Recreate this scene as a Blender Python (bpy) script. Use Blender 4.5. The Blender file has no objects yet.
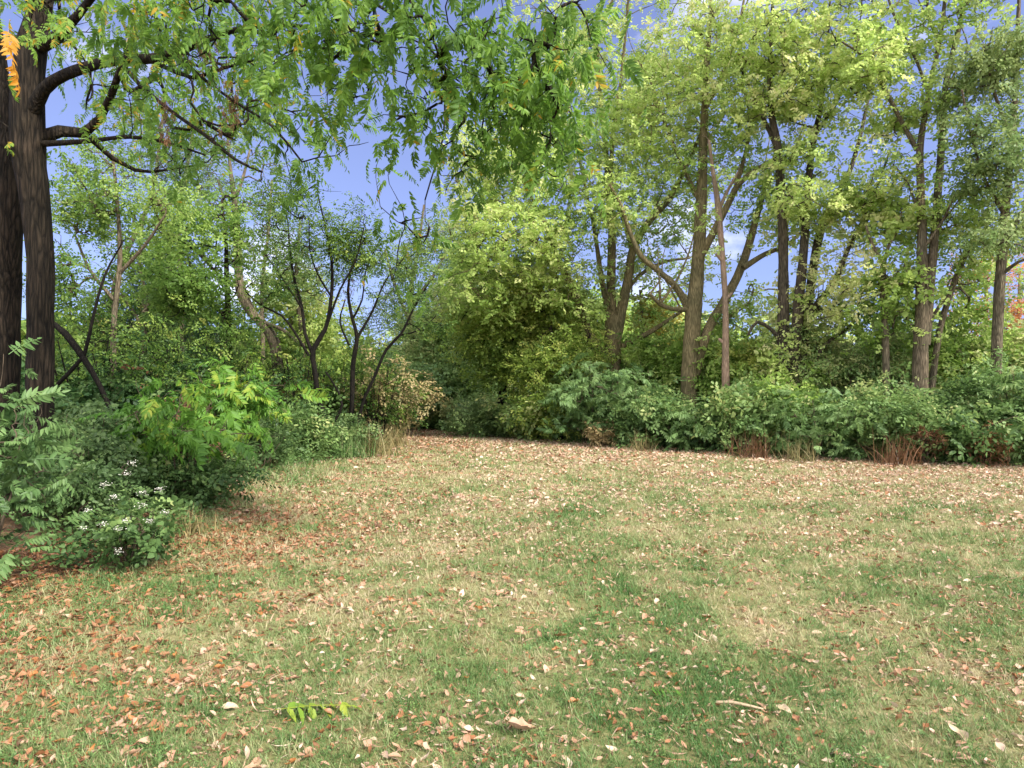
import bpy, math, random
import numpy as np

# ------------------------------------------------------------------ camera, sky, sun, exposure
sc = bpy.context.scene
COL = sc.collection
F, CX, HY, CAMZ = 683.0, 512.0, 392.0, 1.6      # focal length in pixels, centre, horizon row, eye height

cam_d = bpy.data.cameras.new('camera')
cam = bpy.data.objects.new('camera', cam_d)
COL.objects.link(cam)
cam.location = (0, 0, CAMZ)
cam.rotation_euler = (math.radians(90), 0, 0)
cam_d.sensor_width = 36.0
cam_d.lens = 36.0 * F / 1024.0
cam_d.shift_y = (HY - 384.0) / 1024.0
cam_d.clip_start = 0.05
cam_d.clip_end = 2000
sc.camera = cam

SUN_EL, SUN_AZ = math.radians(40), math.radians(130)     # azimuth clockwise from +Y: behind the camera, to the right
world = bpy.data.worlds.new('World')
sc.world = world
world.use_nodes = True
nt = world.node_tree
nt.nodes.clear()
wo = nt.nodes.new('ShaderNodeOutputWorld')
bg = nt.nodes.new('ShaderNodeBackground')
sky = nt.nodes.new('ShaderNodeTexSky')
sky.sky_type = 'NISHITA'
sky.sun_disc = False
sky.sun_elevation = SUN_EL
sky.sun_rotation = SUN_AZ
sky.air_density = 1.0
sky.dust_density = 0.0
sky.ozone_density = 3.0
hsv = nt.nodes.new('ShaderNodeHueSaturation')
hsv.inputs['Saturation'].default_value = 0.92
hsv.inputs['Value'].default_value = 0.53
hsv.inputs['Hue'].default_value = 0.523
tc = nt.nodes.new('ShaderNodeTexCoord')
lift = nt.nodes.new('ShaderNodeVectorMath'); lift.operation = 'MULTIPLY_ADD'      # clear air: the low sky keeps its blue
lift.inputs[1].default_value = (1, 1, 0.85)
lift.inputs[2].default_value = (0, 0, 0.20)
nrm = nt.nodes.new('ShaderNodeVectorMath'); nrm.operation = 'NORMALIZE'
nt.links.new(tc.outputs['Generated'], lift.inputs[0])
nt.links.new(lift.outputs[0], nrm.inputs[0])
nt.links.new(nrm.outputs[0], sky.inputs['Vector'])
mp = nt.nodes.new('ShaderNodeMapping')
mp.inputs['Scale'].default_value = (1, 1, 1.7)
mp.inputs['Location'].default_value = (0.35, 0.1, 0.2)
cn = nt.nodes.new('ShaderNodeTexNoise')
cn.inputs['Scale'].default_value = 3.2
cn.inputs['Detail'].default_value = 8
cn.inputs['Roughness'].default_value = 0.55
cr = nt.nodes.new('ShaderNodeValToRGB')
cr.color_ramp.elements[0].position = 0.52
cr.color_ramp.elements[1].position = 0.68
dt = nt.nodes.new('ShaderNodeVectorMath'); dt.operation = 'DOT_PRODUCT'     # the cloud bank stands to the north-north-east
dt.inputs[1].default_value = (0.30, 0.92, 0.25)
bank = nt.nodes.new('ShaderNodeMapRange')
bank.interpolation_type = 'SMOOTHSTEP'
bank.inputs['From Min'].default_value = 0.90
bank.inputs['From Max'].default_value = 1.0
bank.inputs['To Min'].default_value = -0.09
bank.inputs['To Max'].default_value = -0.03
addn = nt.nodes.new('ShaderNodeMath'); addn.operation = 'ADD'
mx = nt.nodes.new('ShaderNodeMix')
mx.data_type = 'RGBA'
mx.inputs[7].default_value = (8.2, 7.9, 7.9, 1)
nt.links.new(sky.outputs[0], hsv.inputs['Color'])
nt.links.new(tc.outputs['Generated'], mp.inputs[0])
nt.links.new(mp.outputs[0], cn.inputs['Vector'])
nt.links.new(tc.outputs['Generated'], dt.inputs[0])
nt.links.new(dt.outputs['Value'], bank.inputs['Value'])
nt.links.new(cn.outputs[0], addn.inputs[0])
nt.links.new(bank.outputs[0], addn.inputs[1])
back = nt.nodes.new('ShaderNodeVectorMath'); back.operation = 'DOT_PRODUCT'    # unseen bright clouds added behind the camera as soft fill light
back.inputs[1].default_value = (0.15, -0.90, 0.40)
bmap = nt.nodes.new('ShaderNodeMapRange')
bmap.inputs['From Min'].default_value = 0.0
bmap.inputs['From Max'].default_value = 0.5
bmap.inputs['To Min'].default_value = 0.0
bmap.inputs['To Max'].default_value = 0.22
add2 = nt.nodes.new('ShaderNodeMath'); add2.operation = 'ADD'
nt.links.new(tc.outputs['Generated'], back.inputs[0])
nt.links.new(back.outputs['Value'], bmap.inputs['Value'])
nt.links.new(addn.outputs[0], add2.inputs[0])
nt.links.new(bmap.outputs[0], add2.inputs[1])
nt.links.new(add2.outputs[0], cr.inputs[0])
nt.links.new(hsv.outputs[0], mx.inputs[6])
thin = nt.nodes.new('ShaderNodeMapRange')                  # thin, faint cloud ahead; the added fill cloud behind at full strength
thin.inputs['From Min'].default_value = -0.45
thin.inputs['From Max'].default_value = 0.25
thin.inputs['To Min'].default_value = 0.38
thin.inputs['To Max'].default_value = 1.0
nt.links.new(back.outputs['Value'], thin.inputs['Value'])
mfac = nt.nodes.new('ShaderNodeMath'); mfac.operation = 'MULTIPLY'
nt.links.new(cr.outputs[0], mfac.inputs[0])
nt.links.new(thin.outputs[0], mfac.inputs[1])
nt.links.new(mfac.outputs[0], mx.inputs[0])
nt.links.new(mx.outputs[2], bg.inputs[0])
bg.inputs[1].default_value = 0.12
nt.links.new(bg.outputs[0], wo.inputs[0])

sun_d = bpy.data.lights.new('sun', 'SUN')
sun_d.energy = 2.0
sun_d.angle = math.radians(6)
sun_d.color = (1.0, 0.95, 0.86)
sun = bpy.data.objects.new('sun', sun_d)
COL.objects.link(sun)
sun.rotation_euler = (math.pi / 2 - SUN_EL, 0, math.pi - SUN_AZ)
sun.location = (0, 0, 30)

sc.view_settings.view_transform = 'Standard'
sc.view_settings.look = 'None'
sc.view_settings.gamma = 1
sc.view_settings.use_curve_mapping = False
sc.view_settings.exposure = 2.05
sc.render.engine = 'CYCLES'
sc.cycles.max_bounces = 8
sc.cycles.diffuse_bounces = 4
sc.cycles.transparent_max_bounces = 8
sc.cycles.use_denoising = True

rng = np.random.default_rng(7)
random.seed(7)


def P(px, py, Y):
    """the point Y metres ahead of the camera that the photograph shows at (px, py)"""
    return np.array([(px - CX) / F * Y, Y, CAMZ + (HY - py) / F * Y])


# ------------------------------------------------------------------ noise
_perm = np.random.default_rng(3).random((256, 256))


def vnoise(x, y, s=1.0, off=0.0):
    x = np.asarray(x) / s + 97.3 + off
    y = np.asarray(y) / s + 41.7 + off * 1.7
    xi, yi = np.floor(x).astype(int), np.floor(y).astype(int)
    fx, fy = x - xi, y - yi
    fx, fy = fx * fx * (3 - 2 * fx), fy * fy * (3 - 2 * fy)
    g = lambda a, b: _perm[a % 256, b % 256]
    return (g(xi, yi) * (1 - fx) + g(xi + 1, yi) * fx) * (1 - fy) + (g(xi, yi + 1) * (1 - fx) + g(xi + 1, yi + 1) * fx) * fy


def fbm(x, y, s=1.0, off=0.0):
    return 0.5 * vnoise(x, y, s, off) + 0.3 * vnoise(x, y, s * 0.47, off + 5) + 0.2 * vnoise(x, y, s * 0.21, off + 11)


def ground_z(x, y):
    x, y = np.asarray(x, float), np.asarray(y, float)
    near = 0.05 * (fbm(x, y, 4.0) - 0.5) + 0.02 * (vnoise(x, y, 1.1) - 0.5)
    bedside = 0.22 * np.clip((-3.6 - x) / 3.0, 0, 1)
    return near + bedside


# ------------------------------------------------------------------ materials
def new_mat(name):
    m = bpy.data.materials.new(name)
    m.use_nodes = True
    n = m.node_tree.nodes
    return m, m.node_tree, n['Principled BSDF'], n['Material Output']


def ramp(t, stops):
    r = t.nodes.new('ShaderNodeValToRGB')
    e = r.color_ramp.elements
    while len(e) < len(stops):
        e.new(0.5)
    for i, (p, c) in enumerate(stops):
        e[i].position = p
        e[i].color = (c[0], c[1], c[2], 1)
    return r


def leaf_mat(name, stops, transl=0.4, rough=0.5, spec=0.3):
    """leaf colours run along the mesh's own 'tone' attribute; thin leaves let light through"""
    m, t, b, o = new_mat(name)
    a = t.nodes.new('ShaderNodeAttribute')
    a.attribute_name = 'tone'
    r = ramp(t, stops)
    t.links.new(a.outputs['Fac'], r.inputs[0])
    t.links.new(r.outputs[0], b.inputs['Base Color'])
    b.inputs['Roughness'].default_value = rough
    b.inputs['Specular IOR Level'].default_value = spec
    if transl > 0:
        tr = t.nodes.new('ShaderNodeBsdfTranslucent')
        hs = t.nodes.new('ShaderNodeHueSaturation')
        hs.inputs['Hue'].default_value = 0.497
        hs.inputs['Saturation'].default_value = 1.0
        hs.inputs['Value'].default_value = 1.35
        t.links.new(r.outputs[0], hs.inputs['Color'])
        t.links.new(hs.outputs[0], tr.inputs[0])
        mix = t.nodes.new('ShaderNodeMixShader')
        mix.inputs[0].default_value = transl
        t.links.new(b.outputs[0], mix.inputs[1])
        t.links.new(tr.outputs[0], mix.inputs[2])
        t.links.new(mix.outputs[0], o.inputs[0])
    return m


def bark_mat(name, dark, light, scale=9.0, bump=0.6):
    m, t, b, o = new_mat(name)
    g = t.nodes.new('ShaderNodeNewGeometry')
    mpn = t.nodes.new('ShaderNodeMapping')
    mpn.inputs['Scale'].default_value = (1, 1, 0.13)
    n1 = t.nodes.new('ShaderNodeTexNoise')
    n1.inputs['Scale'].default_value = scale * 3.6
    n1.inputs['Detail'].default_value = 7
    n1.inputs['Distortion'].default_value = 0.25
    n2 = t.nodes.new('ShaderNodeTexNoise')
    n2.inputs['Scale'].default_value = 1.7
    n2.inputs['Detail'].default_value = 4
    t.links.new(g.outputs['Position'], mpn.inputs[0])
    t.links.new(mpn.outputs[0], n1.inputs['Vector'])
    t.links.new(g.outputs['Position'], n2.inputs['Vector'])
    vo = t.nodes.new('ShaderNodeTexVoronoi')
    vo.feature = 'DISTANCE_TO_EDGE'
    vo.inputs['Scale'].default_value = scale * 2.6
    wv = t.nodes.new('ShaderNodeVectorMath'); wv.operation = 'MULTIPLY_ADD'
    wv.inputs[1].default_value = (0.09, 0.09, 0.09)
    n3 = t.nodes.new('ShaderNodeTexNoise'); n3.inputs['Scale'].default_value = scale * 1.3; n3.inputs['Detail'].default_value = 5
    t.links.new(mpn.outputs[0], n3.inputs['Vector'])
    t.links.new(n3.outputs['Color'], wv.inputs[0])
    t.links.new(mpn.outputs[0], wv.inputs[2])
    t.links.new(wv.outputs[0], vo.inputs['Vector'])
    hgt = t.nodes.new('ShaderNodeMath'); hgt.operation = 'MULTIPLY_ADD'; hgt.inputs[1].default_value = 0.9
    t.links.new(vo.outputs['Distance'], hgt.inputs[0])
    hlf = t.nodes.new('ShaderNodeMath'); hlf.operation = 'MULTIPLY'; hlf.inputs[1].default_value = 0.55
    t.links.new(n1.outputs[0], hlf.inputs[0])
    t.links.new(hlf.outputs[0], hgt.inputs[2])
    r1 = ramp(t, [(0.24, dark), (0.62, light)])
    t.links.new(hgt.outputs[0], r1.inputs[0])
    r2 = ramp(t, [(0.35, (0.75, 0.78, 0.7)), (0.65, (1.15, 1.1, 1.0))])
    t.links.new(n2.outputs[0], r2.inputs[0])
    mm = t.nodes.new('ShaderNodeMix')
    mm.data_type = 'RGBA'
    mm.blend_type = 'MULTIPLY'
    mm.inputs[0].default_value = 1
    t.links.new(r1.outputs[0], mm.inputs[6])
    t.links.new(r2.outputs[0], mm.inputs[7])
    t.links.new(mm.outputs[2], b.inputs['Base Color'])
    b.inputs['Roughness'].default_value = 0.9
    b.inputs['Specular IOR Level'].default_value = 0.15
    bp = t.nodes.new('ShaderNodeBump')
    bp.inputs['Strength'].default_value = bump
    bp.inputs['Distance'].default_value = 0.06
    t.links.new(hgt.outputs[0], bp.inputs['Height'])
    t.links.new(bp.outputs[0], b.inputs['Normal'])
    return m


M = {}
M['maple'] = leaf_mat('yellow_green_leaves', [(0.0, (0.11, 0.20, 0.04)), (0.3, (0.24, 0.36, 0.075)), (0.65, (0.41, 0.51, 0.15)), (1.0, (0.60, 0.58, 0.29))], 0.52)
M['midgreen'] = leaf_mat('mid_green_leaves', [(0.0, (0.03, 0.075, 0.016)), (0.4, (0.11, 0.19, 0.035)), (0.8, (0.24, 0.33, 0.06)), (1.0, (0.38, 0.40, 0.10))], 0.45)
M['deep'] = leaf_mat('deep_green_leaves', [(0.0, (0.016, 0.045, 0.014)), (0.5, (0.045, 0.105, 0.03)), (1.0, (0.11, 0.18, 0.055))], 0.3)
M['blue'] = leaf_mat('blue_green_leaves', [(0.0, (0.038, 0.08, 0.026)), (0.5, (0.10, 0.185, 0.056)), (1.0, (0.19, 0.29, 0.10))], 0.38)
M['hedge'] = leaf_mat('shrub_leaves', [(0.0, (0.04, 0.085, 0.025)), (0.45, (0.115, 0.20, 0.06)), (0.85, (0.22, 0.32, 0.10)), (1.0, (0.36, 0.39, 0.15))], 0.38)
M['walnut'] = leaf_mat('hanging_leaflets', [(0.0, (0.035, 0.085, 0.015)), (0.5, (0.10, 0.20, 0.03)), (0.85, (0.20, 0.34, 0.05)), (0.97, (0.30, 0.36, 0.05)), (1.0, (0.45, 0.30, 0.03))], 0.55)
M['willow'] = leaf_mat('narrow_grey_green_leaves', [(0.0, (0.06, 0.11, 0.035)), (0.5, (0.15, 0.23, 0.075)), (1.0, (0.31, 0.38, 0.14))], 0.42)
M['lime'] = leaf_mat('lime_leaflets', [(0.0, (0.06, 0.15, 0.02)), (0.6, (0.13, 0.27, 0.035)), (1.0, (0.36, 0.38, 0.05))], 0.42)
M['orange'] = leaf_mat('orange_autumn_leaves', [(0.0, (0.14, 0.17, 0.04)), (0.5, (0.45, 0.22, 0.06)), (1.0, (0.60, 0.26, 0.10))], 0.4)
M['yellow'] = leaf_mat('yellow_autumn_leaves', [(0.0, (0.22, 0.24, 0.04)), (0.5, (0.50, 0.42, 0.08)), (1.0, (0.62, 0.46, 0.10))], 0.4)
M['gold'] = leaf_mat('golden_orange_leaflets', [(0.0, (0.42, 0.24, 0.03)), (1.0, (0.55, 0.26, 0.03))], 0.45)
M['rust'] = leaf_mat('withered_brown_leaves', [(0.0, (0.07, 0.04, 0.022)), (0.5, (0.22, 0.115, 0.055)), (1.0, (0.38, 0.19, 0.09))], 0.25)
M['straw'] = leaf_mat('dry_straw', [(0.0, (0.16, 0.15, 0.06)), (0.5, (0.33, 0.26, 0.12)), (1.0, (0.48, 0.36, 0.18))], 0.25)
M['petal'] = leaf_mat('white_petals', [(0.0, (0.55, 0.53, 0.44)), (1.0, (0.74, 0.72, 0.66))], 0.3)
M['grass'] = leaf_mat('mown_grass', [(0.0, (0.065, 0.145, 0.035)), (0.35, (0.155, 0.225, 0.075)), (0.6, (0.30, 0.30, 0.145)), (0.8, (0.37, 0.32, 0.18)), (1.0, (0.47, 0.40, 0.26))], 0.25)
M['litter'] = leaf_mat('fallen_leaves', [(0.0, (0.07, 0.038, 0.022)), (0.25, (0.27, 0.115, 0.045)), (0.5, (0.37, 0.215, 0.135)), (0.75, (0.46, 0.32, 0.23)), (1.0, (0.58, 0.46, 0.34))], 0.12, 0.6)
M['leaf_orange'] = leaf_mat('orange_fallen_leaf', [(0.0, (0.30, 0.11, 0.035)), (1.0, (0.38, 0.17, 0.055))], 0.15)
M['leaf_tan'] = leaf_mat('tan_fallen_leaf', [(0.0, (0.30, 0.175, 0.105)), (1.0, (0.40, 0.25, 0.16))], 0.1)
M['leaf_pale'] = leaf_mat('pale_fallen_leaf', [(0.0, (0.36, 0.27, 0.17)), (1.0, (0.46, 0.36, 0.24))], 0.1)
M['leaf_brown'] = leaf_mat('brown_fallen_leaf', [(0.0, (0.20, 0.095, 0.05)), (1.0, (0.32, 0.16, 0.08))], 0.1)
M['bark_dark'] = bark_mat('dark_furrowed_bark', (0.006, 0.005, 0.004), (0.040, 0.030, 0.022), 8, 0.9)
M['bark_brown'] = bark_mat('brown_grey_bark', (0.026, 0.022, 0.017), (0.12, 0.10, 0.075), 10)
M['bark_grey'] = bark_mat('grey_brown_bark', (0.055, 0.045, 0.032), (0.20, 0.165, 0.12), 10)
M['bark_olive'] = bark_mat('olive_brown_bark', (0.075, 0.065, 0.035), (0.24, 0.20, 0.115), 10)
M['bark_black'] = bark_mat('black_bark', (0.004, 0.0035, 0.003), (0.017, 0.014, 0.011), 14)
M['bark_pink'] = bark_mat('bare_pinkish_wood', (0.16, 0.115, 0.085), (0.34, 0.25, 0.195), 12, 0.6)
M['twig'] = bark_mat('twig_bark', (0.05, 0.038, 0.028), (0.13, 0.10, 0.075), 14, 0.2)


def ground_mat(name, cols, s1, s2):
    m, t, b, o = new_mat(name)
    g = t.nodes.new('ShaderNodeNewGeometry')
    n1 = t.nodes.new('ShaderNodeTexNoise'); n1.inputs['Scale'].default_value = s1; n1.inputs['Detail'].default_value = 6
    n2 = t.nodes.new('ShaderNodeTexNoise'); n2.inputs['Scale'].default_value = s2; n2.inputs['Detail'].default_value = 9
    n2.inputs['Roughness'].default_value = 0.75
    mth = t.nodes.new('ShaderNodeMath'); mth.operation = 'MULTIPLY_ADD'; mth.inputs[1].default_value = 0.45
    for n in (n1, n2):
        t.links.new(g.outputs['Position'], n.inputs['Vector'])
    t.links.new(n1.outputs[0], mth.inputs[0])
    ml = t.nodes.new('ShaderNodeMath'); ml.operation = 'MULTIPLY'; ml.inputs[1].default_value = 0.55
    t.links.new(n2.outputs[0], ml.inputs[0])
    t.links.new(ml.outputs[0], mth.inputs[2])
    r = ramp(t, cols)
    t.links.new(mth.outputs[0], r.inputs[0])
    t.links.new(r.outputs[0], b.inputs['Base Color'])
    b.inputs['Roughness'].default_value = 0.95
    b.inputs['Specular IOR Level'].default_value = 0.1
    bp = t.nodes.new('ShaderNodeBump'); bp.inputs['Strength'].default_value = 0.6; bp.inputs['Distance'].default_value = 0.03
    t.links.new(n2.outputs[0], bp.inputs['Height'])
    t.links.new(bp.outputs[0], b.inputs['Normal'])
    return m


M['soil'] = ground_mat('leafy_soil', [(0.3, (0.05, 0.036, 0.022)), (0.48, (0.12, 0.08, 0.045)), (0.62, (0.23, 0.13, 0.075)), (0.75, (0.12, 0.13, 0.05))], 0.9, 24)
M['thatch'] = ground_mat('lawn_thatch', [(0.3, (0.085, 0.105, 0.035)), (0.5, (0.19, 0.18, 0.075)), (0.68, (0.38, 0.31, 0.18))], 0.7, 30)


# ------------------------------------------------------------------ mesh helpers
def mesh_np(name, V, loops, starts, tone=None, smooth=False):
    me = bpy.data.meshes.new(name)
    V = np.ascontiguousarray(V, dtype=np.float32)
    me.vertices.add(len(V)); me.vertices.foreach_set('co', V.ravel())
    me.loops.add(len(loops)); me.loops.foreach_set('vertex_index', np.asarray(loops, dtype=np.int32))
    me.polygons.add(len(starts)); me.polygons.foreach_set('loop_start', np.asarray(starts, dtype=np.int32))
    if tone is not None:
        a = me.attributes.new('tone', 'FLOAT', 'POINT')
        a.data.foreach_set('value', np.clip(np.asarray(tone, dtype=np.float32), 0, 1))
    me.update(calc_edges=True)
    me.validate()
    if smooth:
        me.polygons.foreach_set('use_smooth', np.ones(len(me.polygons), dtype=bool))
    return me


def quads_mesh(name, V, Q, tone=None, smooth=False):
    Q = np.asarray(Q, dtype=np.int32)
    return mesh_np(name, V, Q.ravel(), np.arange(len(Q)) * 4, tone, smooth)


def link(name, me, mat, parent=None, loc=None):
    o = bpy.data.objects.new(name, me)
    if mat is not None and not me.materials:
        me.materials.append(mat)
    COL.objects.link(o)
    if parent is not None:
        o.parent = parent
    if loc is not None:
        o.location = loc
    return o


def tag(o, label=None, cat=None, group=None, kind=None):
    if label: o['label'] = label
    if cat: o['category'] = cat
    if group: o['group'] = group
    if kind: o['kind'] = kind
    return o


def thing(name, label, cat, loc, group=None):
    o = bpy.data.objects.new(name, None)
    o.empty_display_size = 0.2
    COL.objects.link(o)
    o.location = tuple(loc)
    return tag(o, label, cat, group)


def dup(root, loc, rotz=0, scale=(1, 1, 1), label=None, group=None):
    r = root.copy(); COL.objects.link(r)
    r.location = tuple(loc); r.rotation_euler = (0, 0, rotz); r.scale = scale
    if label: r['label'] = label
    if group: r['group'] = group
    for ch in list(root.children):
        c = ch.copy(); COL.objects.link(c); c.parent = r
        for g in ch.children:
            d = g.copy(); COL.objects.link(d); d.parent = c
    return r


def tubes(chains):
    """chains of (points, radii, sides) -> one set of quads"""
    Vs, Qs, off = [], [], 0
    for pts, rad, k in chains:
        pts = np.asarray(pts, float); rad = np.asarray(rad, float); n = len(pts)
        if n < 2: continue
        T = np.gradient(pts, axis=0)
        T /= np.linalg.norm(T, axis=1)[:, None] + 1e-9
        ref = np.array([0.31, 0.83, 0.46])
        U = np.cross(T, ref); U /= np.linalg.norm(U, axis=1)[:, None] + 1e-9
        Wv = np.cross(T, U)
        a = np.arange(k) * 2 * math.pi / k
        ring = U[:, None, :] * np.cos(a)[None, :, None] + Wv[:, None, :] * np.sin(a)[None, :, None]
        rr = rad[:, None] * np.ones(k)[None]
        if rad.max() > 0.06:     # fluted, lumpy trunks
            h = np.arange(n)[:, None] * 0.7
            rr = rr * (1 + 0.04 * np.sin(3 * a[None] + h * 0.3) + 0.025 * np.sin(5 * a[None] - h * .6) + 0.02 * np.sin(h * 2.1 + a[None] * 2))
        V = pts[:, None, :] + ring * rr[:, :, None]
        Vs.append(V.reshape(-1, 3))
        i = np.arange(n - 1)[:, None] * k; j = np.arange(k)[None]; j2 = (j + 1) % k
        Q = np.stack([i + j, i + j2, i + k + j2, i + k + j], -1).reshape(-1, 4) + off
        Qs.append(Q); off += n * k
        if k >= 4:               # close the tip
            Vs.append(pts[-1][None] + T[-1][None] * rad[-1] * 0.7)
            b = off - k
            Qs.append(np.array([[b + q, b + (q + 1) % k, off, off] for q in range(k)]))
            off += 1
    V = np.concatenate(Vs); Q = np.concatenate(Qs)
    tri = Q[:, 2] == Q[:, 3]
    loops = np.concatenate([Q[~tri].ravel(), Q[tri][:, :3].ravel()])
    nq, ntr = (~tri).sum(), tri.sum()
    starts = np.concatenate([np.arange(nq) * 4, nq * 4 + np.arange(ntr) * 3])
    return V, loops, starts


def tube_mesh(name, chains):
    V, l, s = tubes(chains)
    return mesh_np(name, V, l, s, None, True)


def resample(pts, rad, step=0.22, wob=0.0):
    """a smooth Catmull-Rom line through the points"""
    pts = np.asarray(pts, float); rad = np.asarray(rad, float)
    n = len(pts)
    if n > 2:
        ext = np.vstack([2 * pts[0] - pts[1], pts, 2 * pts[-1] - pts[-2]])
    else:
        ext = np.vstack([pts[0], pts, pts[-1]])
    outp, outr = [], []
    for i in range(n - 1):
        p0, p1, p2, p3 = ext[i:i + 4]
        m = max(1, int(np.linalg.norm(p2 - p1) / step))
        for t in np.arange(m) / m:
            q = 0.5 * (2 * p1 + (p2 - p0) * t + (2 * p0 - 5 * p1 + 4 * p2 - p3) * t * t + (3 * p1 - p0 - 3 * p2 + p3) * t ** 3)
            outp.append(q); outr.append(rad[i] * (1 - t) + rad[i + 1] * t)
    outp.append(pts[-1]); outr.append(rad[-1])
    outp = np.array(outp); outr = np.array(outr)
    if wob:
        w = rng.normal(0, 1, outp.shape)
        w = (w + np.roll(w, 1, 0) + np.roll(w, -1, 0)) / 3
        w[0] = 0
        outp = outp + w * wob * outr[:, None]
    return outp, outr


# ------------------------------------------------------------------ leaves
def leaf_shape(kind):
    """one leaf, 1 long along x, folded along its midrib: 6 vertices, 2 faces"""
    if kind == 'broad':
        w1, w2, x1, x2, z, tip = 0.40, 0.30, 0.30, 0.68, 0.07, -0.10
    elif kind == 'oval':
        w1, w2, x1, x2, z, tip = 0.26, 0.24, 0.30, 0.70, 0.06, -0.08
    elif kind == 'narrow':
        w1, w2, x1, x2, z, tip = 0.13, 0.12, 0.28, 0.66, 0.03, -0.16
    else:
        w1, w2, x1, x2, z, tip = 0.17, 0.14, 0.22, 0.60, 0.04, -0.12
    V = np.array([[0, 0, 0], [x1, w1, z], [x2, w2, z + tip * .4], [1, 0, tip], [x2, -w2, z + tip * .4], [x1, -w1, z]], float)
    return V, np.array([[0, 3, 2, 1], [0, 5, 4, 3]])


def rot(yaw, pitch, roll):
    yaw, pitch, roll = np.broadcast_arrays(np.asarray(yaw, float), np.asarray(pitch, float), np.asarray(roll, float))
    cy, sy, cp, sp, cr_, sr = np.cos(yaw), np.sin(yaw), np.cos(pitch), np.sin(pitch), np.cos(roll), np.sin(roll)
    # x axis goes along (yaw, pitch up), then roll about it
    R = np.empty(yaw.shape + (3, 3))
    R[..., 0, 0] = cy * cp; R[..., 1, 0] = sy * cp; R[..., 2, 0] = sp
    lx, ly, lz = -sy, cy, np.zeros_like(cy)
    ux, uy, uz = -cy * sp, -sy * sp, cp
    R[..., 0, 1] = lx * cr_ + ux * sr; R[..., 1, 1] = ly * cr_ + uy * sr; R[..., 2, 1] = lz * cr_ + uz * sr
    R[..., 0, 2] = -lx * sr + ux * cr_; R[..., 1, 2] = -ly * sr + uy * cr_; R[..., 2, 2] = -lz * sr + uz * cr_
    return R


def make_sprig(kind, n, length, size, r, spread=0.9, flat=0.35):
    V0, Q0 = leaf_shape(kind)
    Vs, Qs, Ts = [], [], []
    for i in range(n):
        x = length * (i + r.random() * 0.8) / n
        side = 1 if i % 2 else -1
        yaw = side * (spread + r.normal(0, 0.3)) * (1 - 0.5 * i / n)
        R = rot(yaw, r.normal(-0.15, 0.3), r.normal(0, flat))
        s = size * (0.7 + 0.55 * r.random())
        Vs.append((V0 * s) @ R.T + np.array([x, side * 0.02, -0.15 * x * x + r.normal(0, 0.03)]))
        Qs.append(Q0 + 6 * i); Ts.append(np.full(6, r.normal(0, 0.10)))
    return np.concatenate(Vs), np.concatenate(Qs), np.concatenate(Ts)


def make_frond(r, pairs=8, lf=0.30, droop=0.5, kind='leaflet'):
    """a pinnate leaf, 1 long: thin rachis and paired leaflets"""
    V0, Q0 = leaf_shape(kind)
    Vs, Qs, Ts, off = [], [], [], 0
    bend = lambda u: np.array([u * (1 - 0.12 * droop * u), 0.03 * math.sin(3 * u), -droop * u * u * 0.6])
    for q in range(5):
        a, b = bend(q / 5), bend((q + 1) / 5)
        w = 0.008
        Vs.append(np.array([a + [0, w, 0], a - [0, w, 0], b - [0, w, 0], b + [0, w, 0]])); Qs.append(np.array([[0, 1, 2, 3]]) + off); off += 4
        Ts.append(np.full(4, 0.1))
    for i in range(pairs * 2 + 1):
        u = 0.16 + 0.84 * (i // 2) / pairs
        side = 1 if i % 2 else -1
        last = i == pairs * 2
        if not last and r.random() < 0.06: continue
        yaw = 0 if last else side * (1.15 - 0.35 * u + r.normal(0, 0.12))
        R = rot(yaw, -droop * u * 0.9 - 0.35 + r.normal(0, 0.18), side * 0.25 + r.normal(0, 0.25))
        s = lf * (0.75 + 0.5 * math.sin(math.pi * min(1, 0.15 + 0.8 * u))) * (0.85 + 0.3 * r.random())
        Vs.append((V0 * s) @ R.T + bend(u)); Qs.append(Q0 + off); off += 6
        Ts.append(np.full(6, r.normal(0, 0.10)))
    return np.concatenate(Vs), np.concatenate(Qs), np.concatenate(Ts)


_r = np.random.default_rng(11)
SPRIG = {
    'broad': [make_sprig('broad', 9, 0.42, 0.135, _r) for _ in range(7)],
    'oval': [make_sprig('oval', 11, 0.42, 0.115, _r) for _ in range(7)],
    'small': [make_sprig('oval', 12, 0.34, 0.075, _r) for _ in range(7)],
    'narrow': [make_sprig('narrow', 13, 0.42, 0.15, _r, 0.7) for _ in range(7)],
    'frond': [make_frond(_r, int(_r.integers(5, 10)), _r.uniform(.21, .30), _r.uniform(.15, 1.0)) for _ in range(16)],
    'sumac': [make_frond(_r, 8, 0.25, 0.35) for _ in range(7)],
    'needle': [make_sprig('narrow', 22, 0.40, 0.10, _r, 0.8) for _ in range(6)],
}


def scatter(name, kind, pos, yaw, pitch, roll, scale, tone):
    """place one sprig or frond at each position, as one leaf mesh"""
    T = SPRIG[kind]
    n = len(pos)
    pick = rng.integers(0, len(T), n)
    R = rot(yaw, pitch, roll)
    scale = np.broadcast_to(np.asarray(scale, float), (n,))
    Vs, Qs, Ts, off = [], [], [], 0
    for k, (V0, Q0, T0) in enumerate(T):
        ix = np.where(pick == k)[0]
        if not len(ix): continue
        V = np.einsum('nij,vj->nvi', R[ix], V0) * scale[ix][:, None, None] + pos[ix][:, None, :]
        m = len(V0)
        Vs.append(V.reshape(-1, 3))
        Qs.append((Q0[None] + (np.arange(len(ix)) * m)[:, None, None]).reshape(-1, 4) + off)
        Ts.append((tone[ix][:, None] + T0[None]).ravel())
        off += m * len(ix)
    return quads_mesh(name, np.concatenate(Vs), np.concatenate(Qs), np.concatenate(Ts))


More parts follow.
